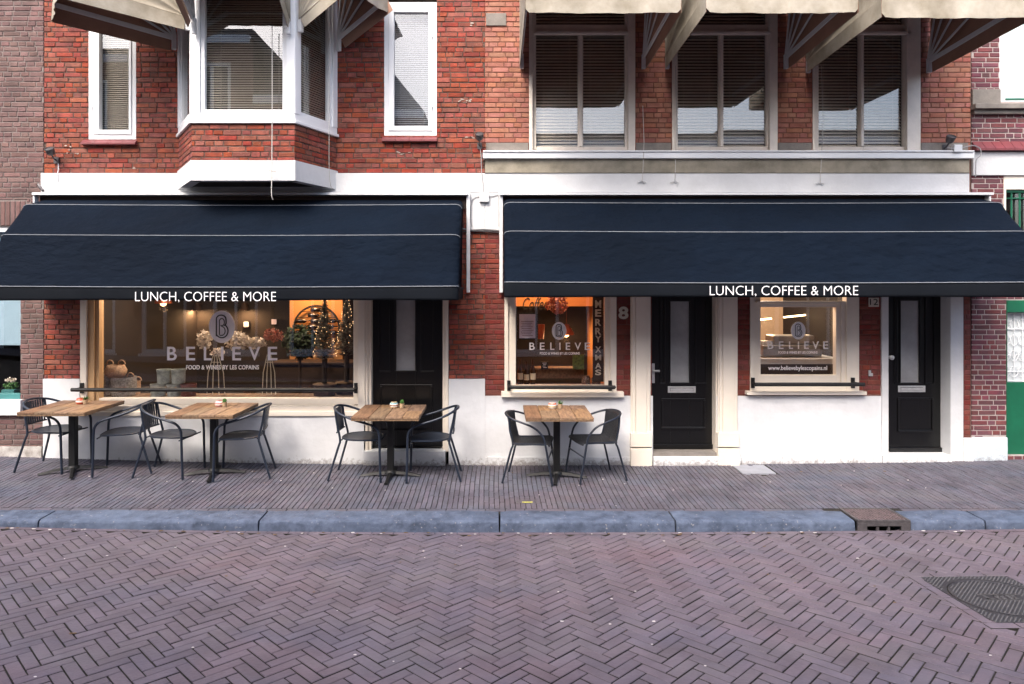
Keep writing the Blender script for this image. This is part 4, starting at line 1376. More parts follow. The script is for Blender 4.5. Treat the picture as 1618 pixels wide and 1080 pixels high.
mb.build('frame', m_iron, t, bevel=.003)
mb = MB()
mb.box(gx0 + .026, gx1 - .026, gy0 + .021, gy1 - .026, zt - .015, zt - .002)
for i in range(15):
    for j in range(12):
        a = gx0 + .04 + i * .0305; b = gy0 + .035 + j * .0265
        if b > gy1 - .05: continue
        s_ = .011
        mb.prism([Vector((a, b, zt - .002)), Vector((a + s_ * 1.4, b + s_ * .6, zt - .002)), Vector((a + s_ * .8, b + s_ * 1.5, zt - .002)), Vector((a - s_ * .6, b + s_ * .9, zt - .002))], (0, 0, .006))
mb.build('lid', M('rusty_iron', lin((112, 98, 100)), .55, var=.25, scale=25, bump=.3, metal=.2), t)

t = thing('manhole_cover', 'round manhole cover in a square studded iron frame in the road', 'manhole cover', ((MH[0] + MH[1]) / 2, (MH[2] + MH[3]) / 2, road_z(3.7, 5)), world=True)
mb = MB()
cxm, cym = (MH[0] + MH[1]) / 2, (MH[2] + MH[3]) / 2
Rm = .335
def mz(x, y): return road_z(x, y) + .0055
nn = 48
# frame plate with round opening, made of quads between square and circle
sq = []
for k in range(nn):
    a = 2 * math.pi * k / nn
    c_, s_ = math.cos(a), math.sin(a)
    f_ = 1 / max(abs(c_) / (.35), abs(s_) / (.415))
    sq.append((cxm + c_ * f_, cym + s_ * f_))
vs = [(x, y, mz(x, y)) for (x, y) in sq] + [(cxm + Rm * math.cos(2 * math.pi * k / nn), cym + Rm * math.sin(2 * math.pi * k / nn), mz(cxm + Rm * math.cos(2 * math.pi * k / nn), cym + Rm * math.sin(2 * math.pi * k / nn))) for k in range(nn)]
vs += [(v[0], v[1], v[2] - .03) for v in vs]
fs = [(k, (k + 1) % nn, nn + (k + 1) % nn, nn + k) for k in range(nn)] + [(nn + k, nn + (k + 1) % nn, 3 * nn + (k + 1) % nn, 3 * nn + k) for k in range(nn)] + [(k, 2 * nn + k, 2 * nn + (k + 1) % nn, (k + 1) % nn) for k in range(nn)]
mb.add(vs, fs)
def studs(mb, test, jz):
    n_ = 0
    y = MH[2] + .01; row = 0
    while y < MH[3] - .01:
        x = MH[0] + .012 + (.016 if row % 2 else 0)
        while x < MH[1] - .01:
            if test(x, y):
                z = mz(x, y) + jz
                mb.add([(x - .011, y, z), (x, y - .006, z), (x + .011, y, z), (x, y + .006, z), (x, y, z + .005)], [(0, 1, 4), (1, 2, 4), (2, 3, 4), (3, 0, 4)])
            x += .032
        y += .0165; row += 1
studs(mb, lambda x, y: math.hypot(x - cxm, y - cym) > Rm + .03, .0003)
m_iron2 = M('dark_cast_iron', lin((60, 58, 62)), 0.5, var=.2, scale=20, bump=.3, metal=.2)
mb.build('frame', m_iron2, t)
mb = MB()
vs = [(cxm, cym, mz(cxm, cym) - .001)] + [(cxm + (Rm - .007) * math.cos(2 * math.pi * k / nn), cym + (Rm - .007) * math.sin(2 * math.pi * k / nn), mz(cxm + Rm * math.cos(2 * math.pi * k / nn), cym + Rm * math.sin(2 * math.pi * k / nn)) - .001) for k in range(nn)]
mb.add(vs, [(0, 1 + k, 1 + (k + 1) % nn) for k in range(nn)])
studs(mb, lambda x, y: math.hypot(x - cxm, y - cym) < Rm - .025 and not (abs(x - cxm - .0) < .16 and abs(y - cym) < .05), -.0007)
mb.tube([(cxm + (Rm - .012) * math.cos(2 * math.pi * k / nn), cym + (Rm - .012) * math.sin(2 * math.pi * k / nn), mz(cxm + Rm * math.cos(2 * math.pi * k / nn), cym + Rm * math.sin(2 * math.pi * k / nn))) for k in range(nn)], .004, 5, closed=True)
lid = mb.build('lid', m_iron2, t)
mb = MB()
for (a, b, c, d) in ((-.15, .15, .045, .05), (-.15, .15, -.05, -.045), (-.12, -.1, -.03, .03), (-.12, -.06, -.03, -.02), (-.04, -.02, -.03, .03), (-.04, .02, .02, .03), (.0, .02, -.03, .03), (.05, .07, -.03, .03), (.07, .11, -.005, .005), (.09, .11, -.03, .03)):
    z = mz(cxm, cym)
    mb.box(cxm + a, cxm + b, cym + c, cym + d, z - .02, z + .004)
mb.build('raised_marks', M('worn_iron', lin((100, 98, 100)), .5, var=.2, scale=30, bump=.2, metal=.3), lid)

mb = MB(); zz = pave_z(.3, 7.2)
for q in cut((VC[0], VC[1], VC[2], VC[3]), [(VC[0] + .02, VC[1] - .02, VC[2] + .02, VC[3] - .02)]): mb.box(q[0], q[1], q[2], q[3], zz - .03, zz + .001)
mb.box(VC[0] + .022, VC[1] - .022, VC[2] + .022, VC[3] - .022, zz - .03, zz - .002)
vc = mb.build('valve_cover', m_iron, None, bevel=.002)
tag(vc, 'little iron valve cover with yellow mark in the pavement bricks', 'valve cover')
mb = MB(); mb.box(VC[0] + .06, VC[1] - .05, VC[2] + .025, VC[2] + .05, zz - .0019, zz + .002); mb.build('yellow_mark', M('yellow_enamel', lin((200, 196, 90)), .5, bump=.1, var=.2, scale=40), vc)
mb = MB(); mb.box(SL[0], SL[1], SL[2], SL[3], pave_z(3.1, 8.3) - .04, pave_z(3.1, 8.4) + .001)
tag(mb.build('stone_slab', M('grey_concrete_slab', lin((140, 142, 150)), .85, var=.08, scale=8, bump=.3), None, bevel=.003), 'square grey slab in the pavement beside the door with number 8', 'slab')

# litter: leaves, paper bits, chewing gum
def scatter(name, label, m, n, seed, size, area, zf, group=None):
    rr = random.Random(seed)
    for k in range(n):
        x, y = rr.uniform(area[0], area[1]), rr.uniform(area[2], area[3])
        if inside(x, y, MH, .1): continue
        s_ = size * rr.uniform(.6, 1.3)
        a0 = rr.uniform(0, 6.28)
        npt = 7
        pts = [(x + s_ * rr.uniform(.6, 1) * math.cos(a0 + 2 * math.pi * i / npt), y + s_ * .7 * rr.uniform(.6, 1) * math.sin(a0 + 2 * math.pi * i / npt)) for i in range(npt)]
        mb.prism([Vector((p, q, zf(p, q) + .0025)) for (p, q) in pts], (0, 0, .002))
m_gum = M('pale_litter', lin((205, 198, 196)), .8, var=.1, bump=.1)
mb = MB()
scatter('', '', m_gum, 40, 4, .012, (-5, 5, 3.6, 6.5), road_z)
scatter('', '', m_gum, 26, 5, .012, (-5, 5, 7.0, 8.3), pave_z)
scatter('', '', m_gum, 26, 6, .018, (-5, 5, 6.55, 6.6), lambda x, y: road_z(x, y) + .006)
mb2, mb = mb, MB()
scatter('', '', m_gum, 34, 14, .022, (-6, 6, 6.5, 6.6), lambda x, y: road_z(x, y) + .008)
scatter('', '', m_gum, 14, 15, .02, (-5, 5, 8.2, 8.5), pave_z)
scatter('', '', m_gum, 22, 16, .016, (-5, 5, 4, 6.4), road_z)
tag(mb.build('fallen_leaves', M('dry_leaf', lin((112, 88, 60)), .8, var=.3, scale=30, bump=.1)), 'brown dry leaf scraps in the gutter and along the wall', 'leaves', kind='stuff')
mb = mb2
tag(mb.build('litter', m_gum), 'pale specks of litter and gum scattered over road and pavement', 'litter', kind='stuff')

# ================================================================ TABLES
def make_table(world_loc, rz, base_rz, label, seed):
    t = thing('cafe_table', label, 'table', world_loc, rz, 'wooden café tables on the pavement')
    W2, D2, Zt, th = .385, .415, .775, .045
    rr = random.Random(seed)
    mb = MB()
    n = 4
    wds = [rr.uniform(.9, 1.1) for _ in range(n)]
    s_ = sum(wds)
    x = -W2
    for k in range(n):
        w_ = 2 * W2 * wds[k] / s_
        # some planks are butt-joined along their length
        cuts = [-D2] + ([rr.uniform(-.1, .25)] if k in (1, 3) else []) + [D2]
        for a, b in zip(cuts[:-1], cuts[1:]):
            mb.box(x + .003, x + w_ - .003, a + (.001 if a > -D2 else 0), b - .001 * (b < D2), Zt - th * .55 + rr.uniform(-.001, .001), Zt + rr.uniform(-.0015, .0015))
        x += w_
    mb.box(-W2 + .004, W2 - .004, -D2 + .004, D2 - .004, Zt - th, Zt - th * .56)
    mb.build('tabletop', m_wood, t, bevel=.003)
    mb = MB(); mb.box(-.038, .038, -.038, .038, .05, Zt - th - .012); mb.box(-.17, .17, -.17, .17, Zt - th - .012, Zt - th - .001); mb.build('column', m_blackm, t, bevel=.006)
    mb = MB(); mb.lathe([(.0, .035), (.07, .035), (.065, .06), (.05, .075), (.0, .075)], seg=16); hub = mb.build('base_hub', m_blackm, t, smooth=True)
    for k in range(4):
        a = base_rz + math.pi / 2 * k
        mt = Matrix.Rotation(a, 4, 'Z')
        mb = MB()
        pr = [(.05, .06, .03), (.15, .055, .026), (.25, .038, .022), (.33, .018, .024), (.355, .016, .026)]
        vs, fs = [], []
        for (r_, zt_, hw) in pr:
            for (yy, zz_) in ((-hw, max(zt_ - .028, .004)), (hw, max(zt_ - .028, .004)), (hw * .55, zt_), (-hw * .55, zt_)): vs.append(mt @ Vector((r_, yy, zz_)))
        for i in range(len(pr) - 1):
            for j in range(4): fs.append((i * 4 + j, i * 4 + (j + 1) % 4, (i + 1) * 4 + (j + 1) % 4, (i + 1) * 4 + j))
        fs += [(3, 2, 1, 0), tuple(len(pr) * 4 - 4 + j for j in range(4))]
        mb.add(vs, fs)
        mb.add([mt @ Vector(v) for v in [(.33, -.012, 0), (.35, -.012, 0), (.35, .012, 0), (.33, .012, 0), (.33, -.012, .018), (.35, -.012, .018), (.35, .012, .018), (.33, .012, .018)]], [(0, 1, 5, 4), (1, 2, 6, 5), (2, 3, 7, 6), (3, 0, 4, 7), (3, 2, 1, 0)])
        mb.build('foot', m_blackm, t, smooth=True, angle=35)
    return t
TB = [(-5.03, 8.10, 0.0, rad(28), 'wooden café table at the far left with an orange candle holder'),
      (-3.36, 8.10, 0.0, rad(12), 'wooden café table before the wide shop window, with a pink striped holder'),
      (-1.265, 8.09, 0.0, rad(0), 'wooden café table before the black door without a number'),
      (.70, 8.07, 0.0, rad(-8), 'wooden café table left of the door with number 8')]
tabs = []
for k, (x, y, rz, brz, lb) in enumerate(TB):
    tabs.append(make_table((x, y, pave_z(x, y) + .002), rz, brz, lb, 40 + k))

# ================================================================ CHAIRS
def make_chair(loc, rz, label):
    t = thing('cafe_chair', label, 'chair', loc, rz, 'slatted grey blue café chairs')
    t.scale = (1.06, 1.04, 1.03)
    half = [(.245, .245, 0), (.237, .247, .25), (.232, .25, .47), (.222, .253, .555), (.18, .257, .615), (.10, .26, .65), (-.05, .262, .695), (-.17, .245, .74), (-.25, .19, .775), (-.30, .09, .795), (-.312, 0, .80)]
    pts = half + [(x, -y, z) for (x, y, z) in half[-2::-1]]
    mb = MB(); mb.tube(smooth_path(pts, 5), .0135, 10); mb.build('arm_frame', m_chair, t, smooth=True)
    for s in (1, -1):
        mb = MB(); mb.tube(smooth_path([(-.275, .16 * s, .78), (-.25, .165 * s, .62), (-.215, .175 * s, .45), (-.235, .188 * s, .36), (-.34, .215 * s, 0)], 5), .0125, 8)
        mb.build('rear_leg', m_chair, t, smooth=True)
    def bx(y, top): return (-.295 + .35 * y * y * 1.6) if top else (-.262 + .3 * y * y)
    mb = MB(); mb.tube([(bx(y, 0), y, .53) for y in [-.165 + .033 * k for k in range(11)]], .010, 6)
    for k in range(9):
        y = -.136 + .034 * k
        a, b = Vector((bx(y, 1), y, .785)), Vector((bx(y, 0), y, .53))
        w_ = .0115
        mb.add([a + Vector((0, -w_, 0)), a + Vector((0, w_, 0)), b + Vector((0, w_, 0)), b + Vector((0, -w_, 0)),
                a + Vector((.006, -w_, 0)), a + Vector((.006, w_, 0)), b + Vector((.006, w_, 0)), b + Vector((.006, -w_, 0))],
               [(0, 1, 2, 3), (7, 6, 5, 4), (0, 3, 7, 4), (1, 5, 6, 2), (0, 4, 5, 1), (3, 2, 6, 7)])
    mb.build('backrest', m_chair, t)
    # seat: rounded dish with rim
    def out(a, k=1.0):
        c_, s_ = math.cos(a), math.sin(a)
        e = 2.6
        return (.0 + .215 * k * math.copysign(abs(c_) ** (2 / e), c_), .222 * k * math.copysign(abs(s_) ** (2 / e), s_) * (1 - .10 * (c_ < 0) * abs(c_)))
    def sz(x, y, k): return .462 - .018 * (1 - k * k) + (-.02 * max(0, x / .215) ** 3)
    mb = MB()
    na = 40
    rings = [0.02, .25, .5, .75, .9, 1.0]
    vs, fs = [], []
    for k in rings:
        for i in range(na):
            x, y = out(2 * math.pi * i / na, k); vs.append((x, y, sz(x, y, k)))
    for j in range(len(rings) - 1):
        for i in range(na): fs.append((j * na + i, (j + 1) * na + i, (j + 1) * na + (i + 1) % na, j * na + (i + 1) % na))
    n1 = len(vs)
    vs += [(v[0], v[1], v[2] - .012) for v in vs]
    fs += [tuple(n1 + q for q in reversed(f)) for f in fs]
    fs.append(tuple(range(na - 1, -1, -1)))
    mb.add(vs, fs)
    rim = []
    for i in range(na):
        x, y = out(2 * math.pi * i / na, 1.02); rim.append((x, y, sz(x, y, 1) - .004))
    mb.tube(rim, .0095, 6, closed=True)
    mb.tube([(.2, .235, .43), (.2, -.235, .43)], .009, 6)
    mb.tube([(-.2, .18, .45), (-.2, -.18, .45)], .009, 6)
    mb.build('seat', m_chair, t, smooth=True)
    return t
def make_woven(loc, rz, label):
    t = thing('cafe_chair', label, 'chair', loc, rz, 'black woven café chairs')
    for s in (1, -1):
        mb = MB(); mb.tube(smooth_path([(.27, .25 * s, 0), (.225, .25 * s, .25), (.185, .25 * s, .47), (.15, .252 * s, .56), (.07, .255 * s, .64), (-.05, .255 * s, .69), (-.18, .235 * s, .73), (-.265, .16 * s, .757), (-.30, .06 * s, .768), (-.302, -.005 * s, .769)], 5), .0125, 10)
        mb.build('front_leg', m_chair2, t, smooth=True)
        mb = MB(); mb.tube(smooth_path([(-.24, .19 * s, .745), (-.225, .2 * s, .6), (-.19, .205 * s, .44), (-.215, .215 * s, .36), (-.31, .24 * s, 0)], 5), .0125, 8)
        mb.build('rear_leg', m_chair2, t, smooth=True)
        mb = MB(); mb.tube([(-.2, .208 * s, .445), (.19, .235 * s, .455)], .0105, 6); mb.build('side_rail', m_chair2, t, smooth=True)
    mb = MB(); mb.tube([(.222, .25, .30), (.222, -.25, .30)], .009, 6); mb.build('stretcher', m_chair2, t, smooth=True)
    prof = smooth_path([(.235, 0, .435), (.21, 0, .462), (.1, 0, .458), (-.08, 0, .445), (-.175, 0, .452), (-.225, 0, .52), (-.255, 0, .64), (-.285, 0, .765)], 5)
    nv = len(prof) - 1
    mb = MB()
    def sh(u, v):
        p = prof[round(v * nv)]
        y = (u - .5) * 2
        hw = .235 if v < .5 else .235 - .05 * (v - .5) * 2
        bk = max(0, (v - .55) / .45)
        return Vector((p.x + .055 * bk * y * y, y * hw, p.z - .012 * (1 - y * y) * (1 - bk)))
    mb.grid(sh, 14, nv)
    o = mb.build('woven_seat', m_weave, t, smooth=True, angle=180, solid=.01)
    return t
def CH(x, y, rz, fn, label, proto=None):
    loc = (x, y, pave_z(x, y) + .002)
    if proto is None: return fn(loc, rz, label)
    return dup(proto, None, loc, rz, label)
c0 = CH(-5.29, 8.20, rad(-5), make_chair, 'slatted chair standing left of the far left table')
CH(-4.47, 8.17, rad(180 + 13), None, 'slatted chair right of the far left table, back turned to its neighbour', c0)
CH(-3.85, 8.10, rad(-4), None, 'slatted chair left of the table with the pink holder', c0)
CH(-3.03, 8.08, rad(180 + 10), None, 'slatted chair right of the table with the pink holder', c0)
CH(-1.59, 8.09, rad(-2), None, 'slatted chair left of the table before the unnumbered black door', c0)
CH(-.79, 8.07, rad(180 + 2), None, 'slatted chair right of the table before the unnumbered black door', c0)
w0 = CH(.40, 8.00, rad(-10), make_woven, 'black woven chair left of the table by the door with number 8')
CH(1.14, 8.06, rad(180 + 14), None, 'black woven chair right of the table by the door with number 8', w0)

# ================================================================ TABLEWARE
def holder(tab, dx, dy, cols, label, h=.062, r=.048):
    x, y, z = tab.location
    mb = MB()
    n = len(cols)
    for k, c in enumerate(cols):
        z0, z1 = h * k / n, h * (k + 1) / n - .0005
        def rad_(zz): return r * (.78 + .34 * math.sin(math.pi * (.12 + .76 * zz / h)))
        mb.lathe([(rad_(z0), z0), (rad_((z0 + z1) / 2), (z0 + z1) / 2), (rad_(z1), z1)], seg=20, mi=k)
    mb.lathe([(r * .8, h), (r * .78, h + .004), (r * .62, h + .004), (r * .6, h)], seg=20, mi=0)
    o = mb.build('candle_holder', cols, None, smooth=True)
    o.location = (x + dx, y + dy, z + .778)
    return tag(o, label, 'candle holder', 'candle holders on the tables')
def pot_plant(tab, dx, dy, kind, mpot, label):
    x, y, z = tab.location
    t = thing('potted_plant', label, 'plant', (x + dx, y + dy, z + .778), 0, 'little pot plants on the tables')
    mb = MB(); mb.lathe([(.024, 0), (.03, .05), (.031, .055), (.027, .055), (.026, .048)], seg=16); mb.build('pot', mpot, t, smooth=True)
    mb = MB()
    rr = random.Random(int(dx * 1000) + ord(kind[0]))
    if kind == 'cactus':
        for k in range(90):
            a, b = rr.uniform(0, 6.28), rr.uniform(-.3, 1.4)
            c = Vector((math.cos(a) * math.cos(b) * .022, math.sin(a) * math.cos(b) * .022, .07 + .024 * math.sin(b)))
            mb.tube([c * .97 + Vector((0, 0, .002)), c + (c - Vector((0, 0, .068))).normalized() * .006], [.004, .001], 4)
        mb.lathe([(.018, .05), (.023, .065), (.021, .082), (.01, .094), (.001, .096)], seg=12)
    else:
        for k in range(26):
            a = rr.uniform(0, 6.28); l = rr.uniform(.03, .06); up = rr.uniform(.3, 1.2)
            d_ = Vector((math.cos(a) * math.cos(up), math.sin(a) * math.cos(up), math.sin(up)))
            b0 = Vector((0, 0, .05)); s_ = d_.cross(Vector((0, 0, 1))).normalized() * .008
            mb.add([b0, b0 + d_ * l * .5 + s_, b0 + d_ * l, b0 + d_ * l * .5 - s_, b0 + d_ * l * .5 + Vector((0, 0, .004))], [(0, 1, 4), (1, 2, 4), (2, 3, 4), (3, 0, 4), (0, 3, 2, 1)])
    mb.build('leaves', m_leaf, t)
    return t
m_leaf = M('plant_green', lin((70, 120, 50)), .6, var=.3, scale=40, bump=.1)
P_ = lambda n, c: M(n, lin(c), .3, var=.03, scale=10, bump=.02)
m_pk, m_or, m_wh, m_br, m_tl, m_sd = P_('pink_glaze', (205, 130, 125)), P_('orange_glaze', (196, 84, 52)), P_('white_glaze', (225, 220, 212)), P_('brown_glaze', (128, 78, 52)), P_('teal_glaze', (84, 148, 160)), P_('sand_glaze', (206, 176, 132))
m_kraft = M('kraft_pot', lin((176, 150, 120)), .8, var=.15, scale=30, bump=.2)
holder(tabs[0], -.01, .16, [m_or, m_wh, m_or], 'orange and white candle holder on the far left table')
pot_plant(tabs[0], .07, .12, 'leafy', m_kraft, 'green leafy plant in a kraft pot on the far left table')
holder(tabs[1], .0, .16, [m_pk, m_wh, m_pk, m_wh], 'pink and white striped holder on the second table from left')
pot_plant(tabs[1], .075, .12, 'cactus', m_kraft, 'round cactus in a pot beside the pink striped holder')
holder(tabs[2], .01, .20, [m_sd, m_wh, m_br, m_wh, m_tl], 'teal, white and sand striped holder on the table by the unnumbered door')
pot_plant(tabs[2], .11, .17, 'cactus', m_kraft, 'small cactus in a pot beside the teal striped holder')
holder(tabs[3], -.035, .20, [m_wh, m_sd, m_wh, m_or], 'white holder with red rim on the table by door number 8')
pot_plant(tabs[3], .055, .17, 'agave', m_kraft, 'spiky succulent in a pot beside the red rimmed holder')

# ================================================================ INSIDE THE CAFE
m_floor = M('cafe_floor', lin((70, 48, 36)), .5, var=.2, bump=.05)
m_inwall = M('dark_cafe_wall', lin((26, 21, 20)), .8, var=.15, scale=2, bump=.05)
m_orange = M('ochre_cafe_wall', lin((192, 134, 80)), .8, var=.06, scale=2, bump=.05)
m_bulb = M('warm_bulb', (1, .6, .3), .5, bump=0, emit=(1, .5, .2), estr=3)
mb = MB()
# room at left: x -5.6..-.6
mb.box(-5.6, -.65, D + .26, 12.6, -.05, 0.02, 0)
mb.box(-5.6, -.65, 12.5, 12.6, .02, 3.2, 1)
mb.box(-5.6, -5.5, D + .26, 12.5, .02, 3.2, 1)
mb.box(-.75, -.65, D + .26, 12.5, .02, 3.2, 1)
mb.box(-3.62, -2.7, 11.9, 12.0, .02, 3.1, 2)
mb.box(-5.1, -1.85, D + .26, D + .62, .02, Z(627, D + .3), 3)       # window shelf
mb.box(-1.82, -1.78, D + .26, 10.0, .02, 3.1, 1)
mb.build('cafe_room', [m_floor, m_inwall, m_orange, m_wood], HB)
mb = MB()
mb.box(.1, 6.2, D + .31, 12.6, -.05, .02, 0)
mb.box(.1, 6.2, 12.5, 12.6, .02, 3.2, 1)
mb.box(.1, .15, D + .31, 12.5, .02, 3.2, 2)
mb.box(1.5, 1.6, D + .31, 12.5, .02, 3.2, 2)
mb.box(.15, 1.5, 10.6, 10.7, 1.95, 3.1, 2)
mb.box(.15, 1.5, 11.4, 11.5, .02, 1.95, 1)
mb.box(2.85, 2.95, D + .31, 12.5, .02, 3.2, 2)
mb.box(4.6, 4.7, D + .31, 12.5, .02, 3.2, 1)
mb.box(2.95, 4.6, 11.0, 11.1, .02, 3.2, 4)
mb.box(.16, 1.49, D + .30, D + .5, .02, Z(609, D + .3), 3)
mb.build('cafe_room', [m_floor, m_inwall, m_orange, m_wood, M('taupe_cafe_wall', lin((200, 176, 150)), .8, var=.06, scale=2, bump=.05)], HC)

def lamp(name, label, loc, power, r=.05, col=(1, .55, .25), shade=None, group='warm lamps inside the café', sconce=False):
    t = thing(name, label, 'lamp', loc, 0, group)
    mb = MB(); mb.lathe([(.001, -r), (r * .7, -r * .7), (r, 0), (r * .7, r * .7), (.001, r)], seg=12); mb.build('bulb', m_bulb, t, smooth=True)
    if sconce:
        mb = MB(); mb.lathe([(.03, .06), (.075, -.07), (.08, -.07), (.035, .07)], seg=16); mb.box(-.02, .02, 0, .19, .03, .06); mb.build('lamp_shade', m_board, t, smooth=True)
    if shade:
        mb = MB(); mb.lathe([(.02, .16), (.05, .14), (.12, .02), (.125, -.01), (.115, .015), (.045, .13), (.015, .15)], seg=18)
        mb.tube([(0, 0, .15), (0, 0, 1.2 if loc[2] < 2.2 else .6)], .004, 5); mb.build('lamp_shade', shade, t, smooth=True)
    l = bpy.data.lights.new('lamp_light', 'POINT'); l.energy = power * .45; l.color = col; l.shadow_soft_size = r * 1.3
    lo = bpy.data.objects.new('lamp_light', l); COL.objects.link(lo); lo.parent = t; lo.location = (0, 0, -r * 1.5)
    return t
m_shade = M('copper_shade', lin((120, 60, 36)), .35, metal=.6, bump=.02)
lamp('wall_lamp', 'glowing wall lamp at the left inside the wide shop window', (X(208, 12.3), 12.3, Z(484, 12.3)), 34, r=.03, sconce=True)
lamp('wall_lamp', 'glowing wall lamp to the left of the logo disc', (X(312, 12.3), 12.3, Z(484, 12.3)), 34, r=.03, sconce=True)
lamp('wall_lamp', 'glowing wall lamp to the right of the logo disc', (X(386, 12.3), 12.3, Z(484, 12.3)), 34, r=.03, sconce=True)
lamp('pendant_lamp', 'pendant lamp before the ochre wall with the wine rack', (-3.15, 11.3, 2.5), 60, shade=m_shade)
lamp('pendant_lamp', 'glowing copper lamp hanging over the baskets behind glass', (X(258, 10.2), 10.2, Z(478, 10.2)), 5, shade=m_shade)
lamp('pendant_lamp', 'warm lamp high inside the MERRY XMAS window', (.55, 9.9, 2.62), 34, shade=m_shade)
lamp('pendant_lamp', 'warm lamp deep inside the MERRY XMAS window', (1.1, 10.9, 1.5), 9, shade=m_shade)
lamp('added_fill_light', 'added fill light over the baskets at the left end of the shelf', (-4.55, 9.35, 2.75), 70, col=(1, .8, .62), r=.04)  # unseen fill lights, added to brighten the window displays and the counter
lamp('added_fill_light', 'added fill light over the flower stands behind the wide window', (-3.35, 9.35, 2.75), 70, col=(1, .8, .62), r=.04)
lamp('added_fill_light', 'added fill light over the christmas trees behind the wide window', (-2.2, 9.35, 2.75), 24, col=(1, .8, .62), r=.04)
lamp('added_fill_light', 'added fill light above the shelf of the MERRY XMAS window', (.75, 9.3, 2.75), 26, col=(1, .72, .48), r=.04)
lamp('added_fill_light', 'added fill light above the coffee machine counter', (3.7, 9.6, 2.75), 75, col=(1, .8, .62), r=.04)
m_strip = M('light_strip', (1, .8, .5), .5, bump=0, emit=(1, .72, .36), estr=3)
def strip(label, px0, py0, px1, py1, Y, power):
    a, b = Vector((X(px0, Y), Y, Z(py0, Y))), Vector((X(px1, Y), Y, Z(py1, Y)))
    mb = MB(); mb.tube([a, b], .012, 6)
    o = tag(mb.build('light_strip', m_strip), label, 'lamp', 'warm lamps inside the café')
    l = bpy.data.lights.new('strip_light', 'POINT'); l.energy = power * .45; l.color = (1, .66, .36); l.shadow_soft_size = .1
    lo = bpy.data.objects.new('strip_light', l); COL.objects.link(lo); lo.location = (a + b) / 2 + Vector((0, -.1, -.05))
    lo.parent = o
strip('long warm light strip behind the web address window', 1238, 501, 1322, 492, 10.2, 22)
strip('short warm light strip at the left in the web address window', 1195, 505, 1219, 503, 10.0, 8)

# baskets, buckets, vases, trees on the shelf
shz = Z(627, D + .3)
m_wick = M('grey_wicker', lin((165, 162, 160)), .8, var=.35, scale=50, bump=.9, bscale=120)
m_rope = M('tan_wicker', lin((200, 165, 135)), .8, var=.25, scale=50, bump=.9, bscale=120)
m_zinc = M('zinc_bucket', lin((185, 195, 190)), .6, var=.25, scale=14, bump=.15, metal=.0)
def basket(px, py0, w_px, h_px, m, label, Y=D + .42, handles=True, round_=False):
    x, z0 = X(px, Y), Z(py0, Y)
    s = Y / F
    w2, h = w_px * s / 2, h_px * s
    t = thing('wicker_basket', label, 'basket', (x, Y, z0), 0, 'wicker baskets behind the shop window')
    mb = MB()
    d2 = min(w2, .15)
    pr = [(.82, 0), (.95, .25), (1, .6), (.97, 1.0), (.9, 1.0), (.92, .6)] if not round_ else [(.6, 0), (.95, .3), (1, .55), (.8, .9), (.7, .95), (.7, .8)]
    vs, fs = [], []
    n = 24
    for (k, zz) in pr:
        for i in range(n):
            a = 2 * math.pi * i / n; e = .75
            c_, s_ = math.cos(a), math.sin(a)
            vs.append((w2 * k * math.copysign(abs(c_) ** e, c_), d2 * k * math.copysign(abs(s_) ** e, s_), h * zz))
    for j in range(len(pr) - 1):
        for i in range(n): fs.append((j * n + i, j * n + (i + 1) % n, (j + 1) * n + (i + 1) % n, (j + 1) * n + i))
    fs.append(tuple(range(n - 1, -1, -1)))
    mb.add(vs, fs)
    mb.build('body', m, t, smooth=True, angle=60)
    if handles:
        for s_ in (-1, 1):
            mb = MB(); mb.tube([(w2 * .62 * s_ + .045 * math.cos(a), 0, h + .05 * math.sin(a)) for a in [math.pi * k / 8 for k in range(9)]], .010, 6); mb.build('handle', m_rope, t, smooth=True)
    return t
basket(167, 627, 19, 36, m_wick, 'small grey wicker basket at the left end of the window shelf')
basket(195, 627, 36, 32, m_wick, 'wide grey wicker basket under the round rope basket')
basket(213, 625, 16, 24, m_rope, 'tan wicker basket partly behind the wide grey basket', Y=D + .56)
basket(183, 597, 30, 22, m_rope, 'round tan rope basket on top of the others', Y=D + .42, round_=True)
def bucket(px, py0, w_px, h_px, label, m=m_zinc, Y=D + .42):
    x, z0 = X(px, Y), Z(py0, Y); s = Y / F; r = w_px * s / 2; h = h_px * s
    o = MB(); o.lathe([(r * .86, 0), (r * .9, h * .1), (r * .95, h * .85), (r, h * .9), (r, h), (r * .93, h), (r * .9, h * .5), (r * .8, .01)], seg=20)
    b = o.build('bucket', m, None, smooth=True, angle=50); b.location = (x, Y, z0)
    tag(b, label, 'bucket', 'zinc buckets behind the shop window')
m_rustb = M('rust_bucket', lin((120, 70, 60)), .6, var=.2, scale=14, bump=.1)
bucket(250, 627, 24, 21, 'green grey bucket at left in the bottom row')
bucket(275, 627, 22, 21, 'green grey bucket in the middle of the bottom row')
bucket(298, 627, 24, 21, 'rust coloured bucket at the right of the bottom row', m_rustb)
bucket(259, 605, 22, 22, 'upper left zinc bucket holding dry twigs')
bucket(282, 605, 22, 22, 'upper right zinc bucket next to the one with twigs')
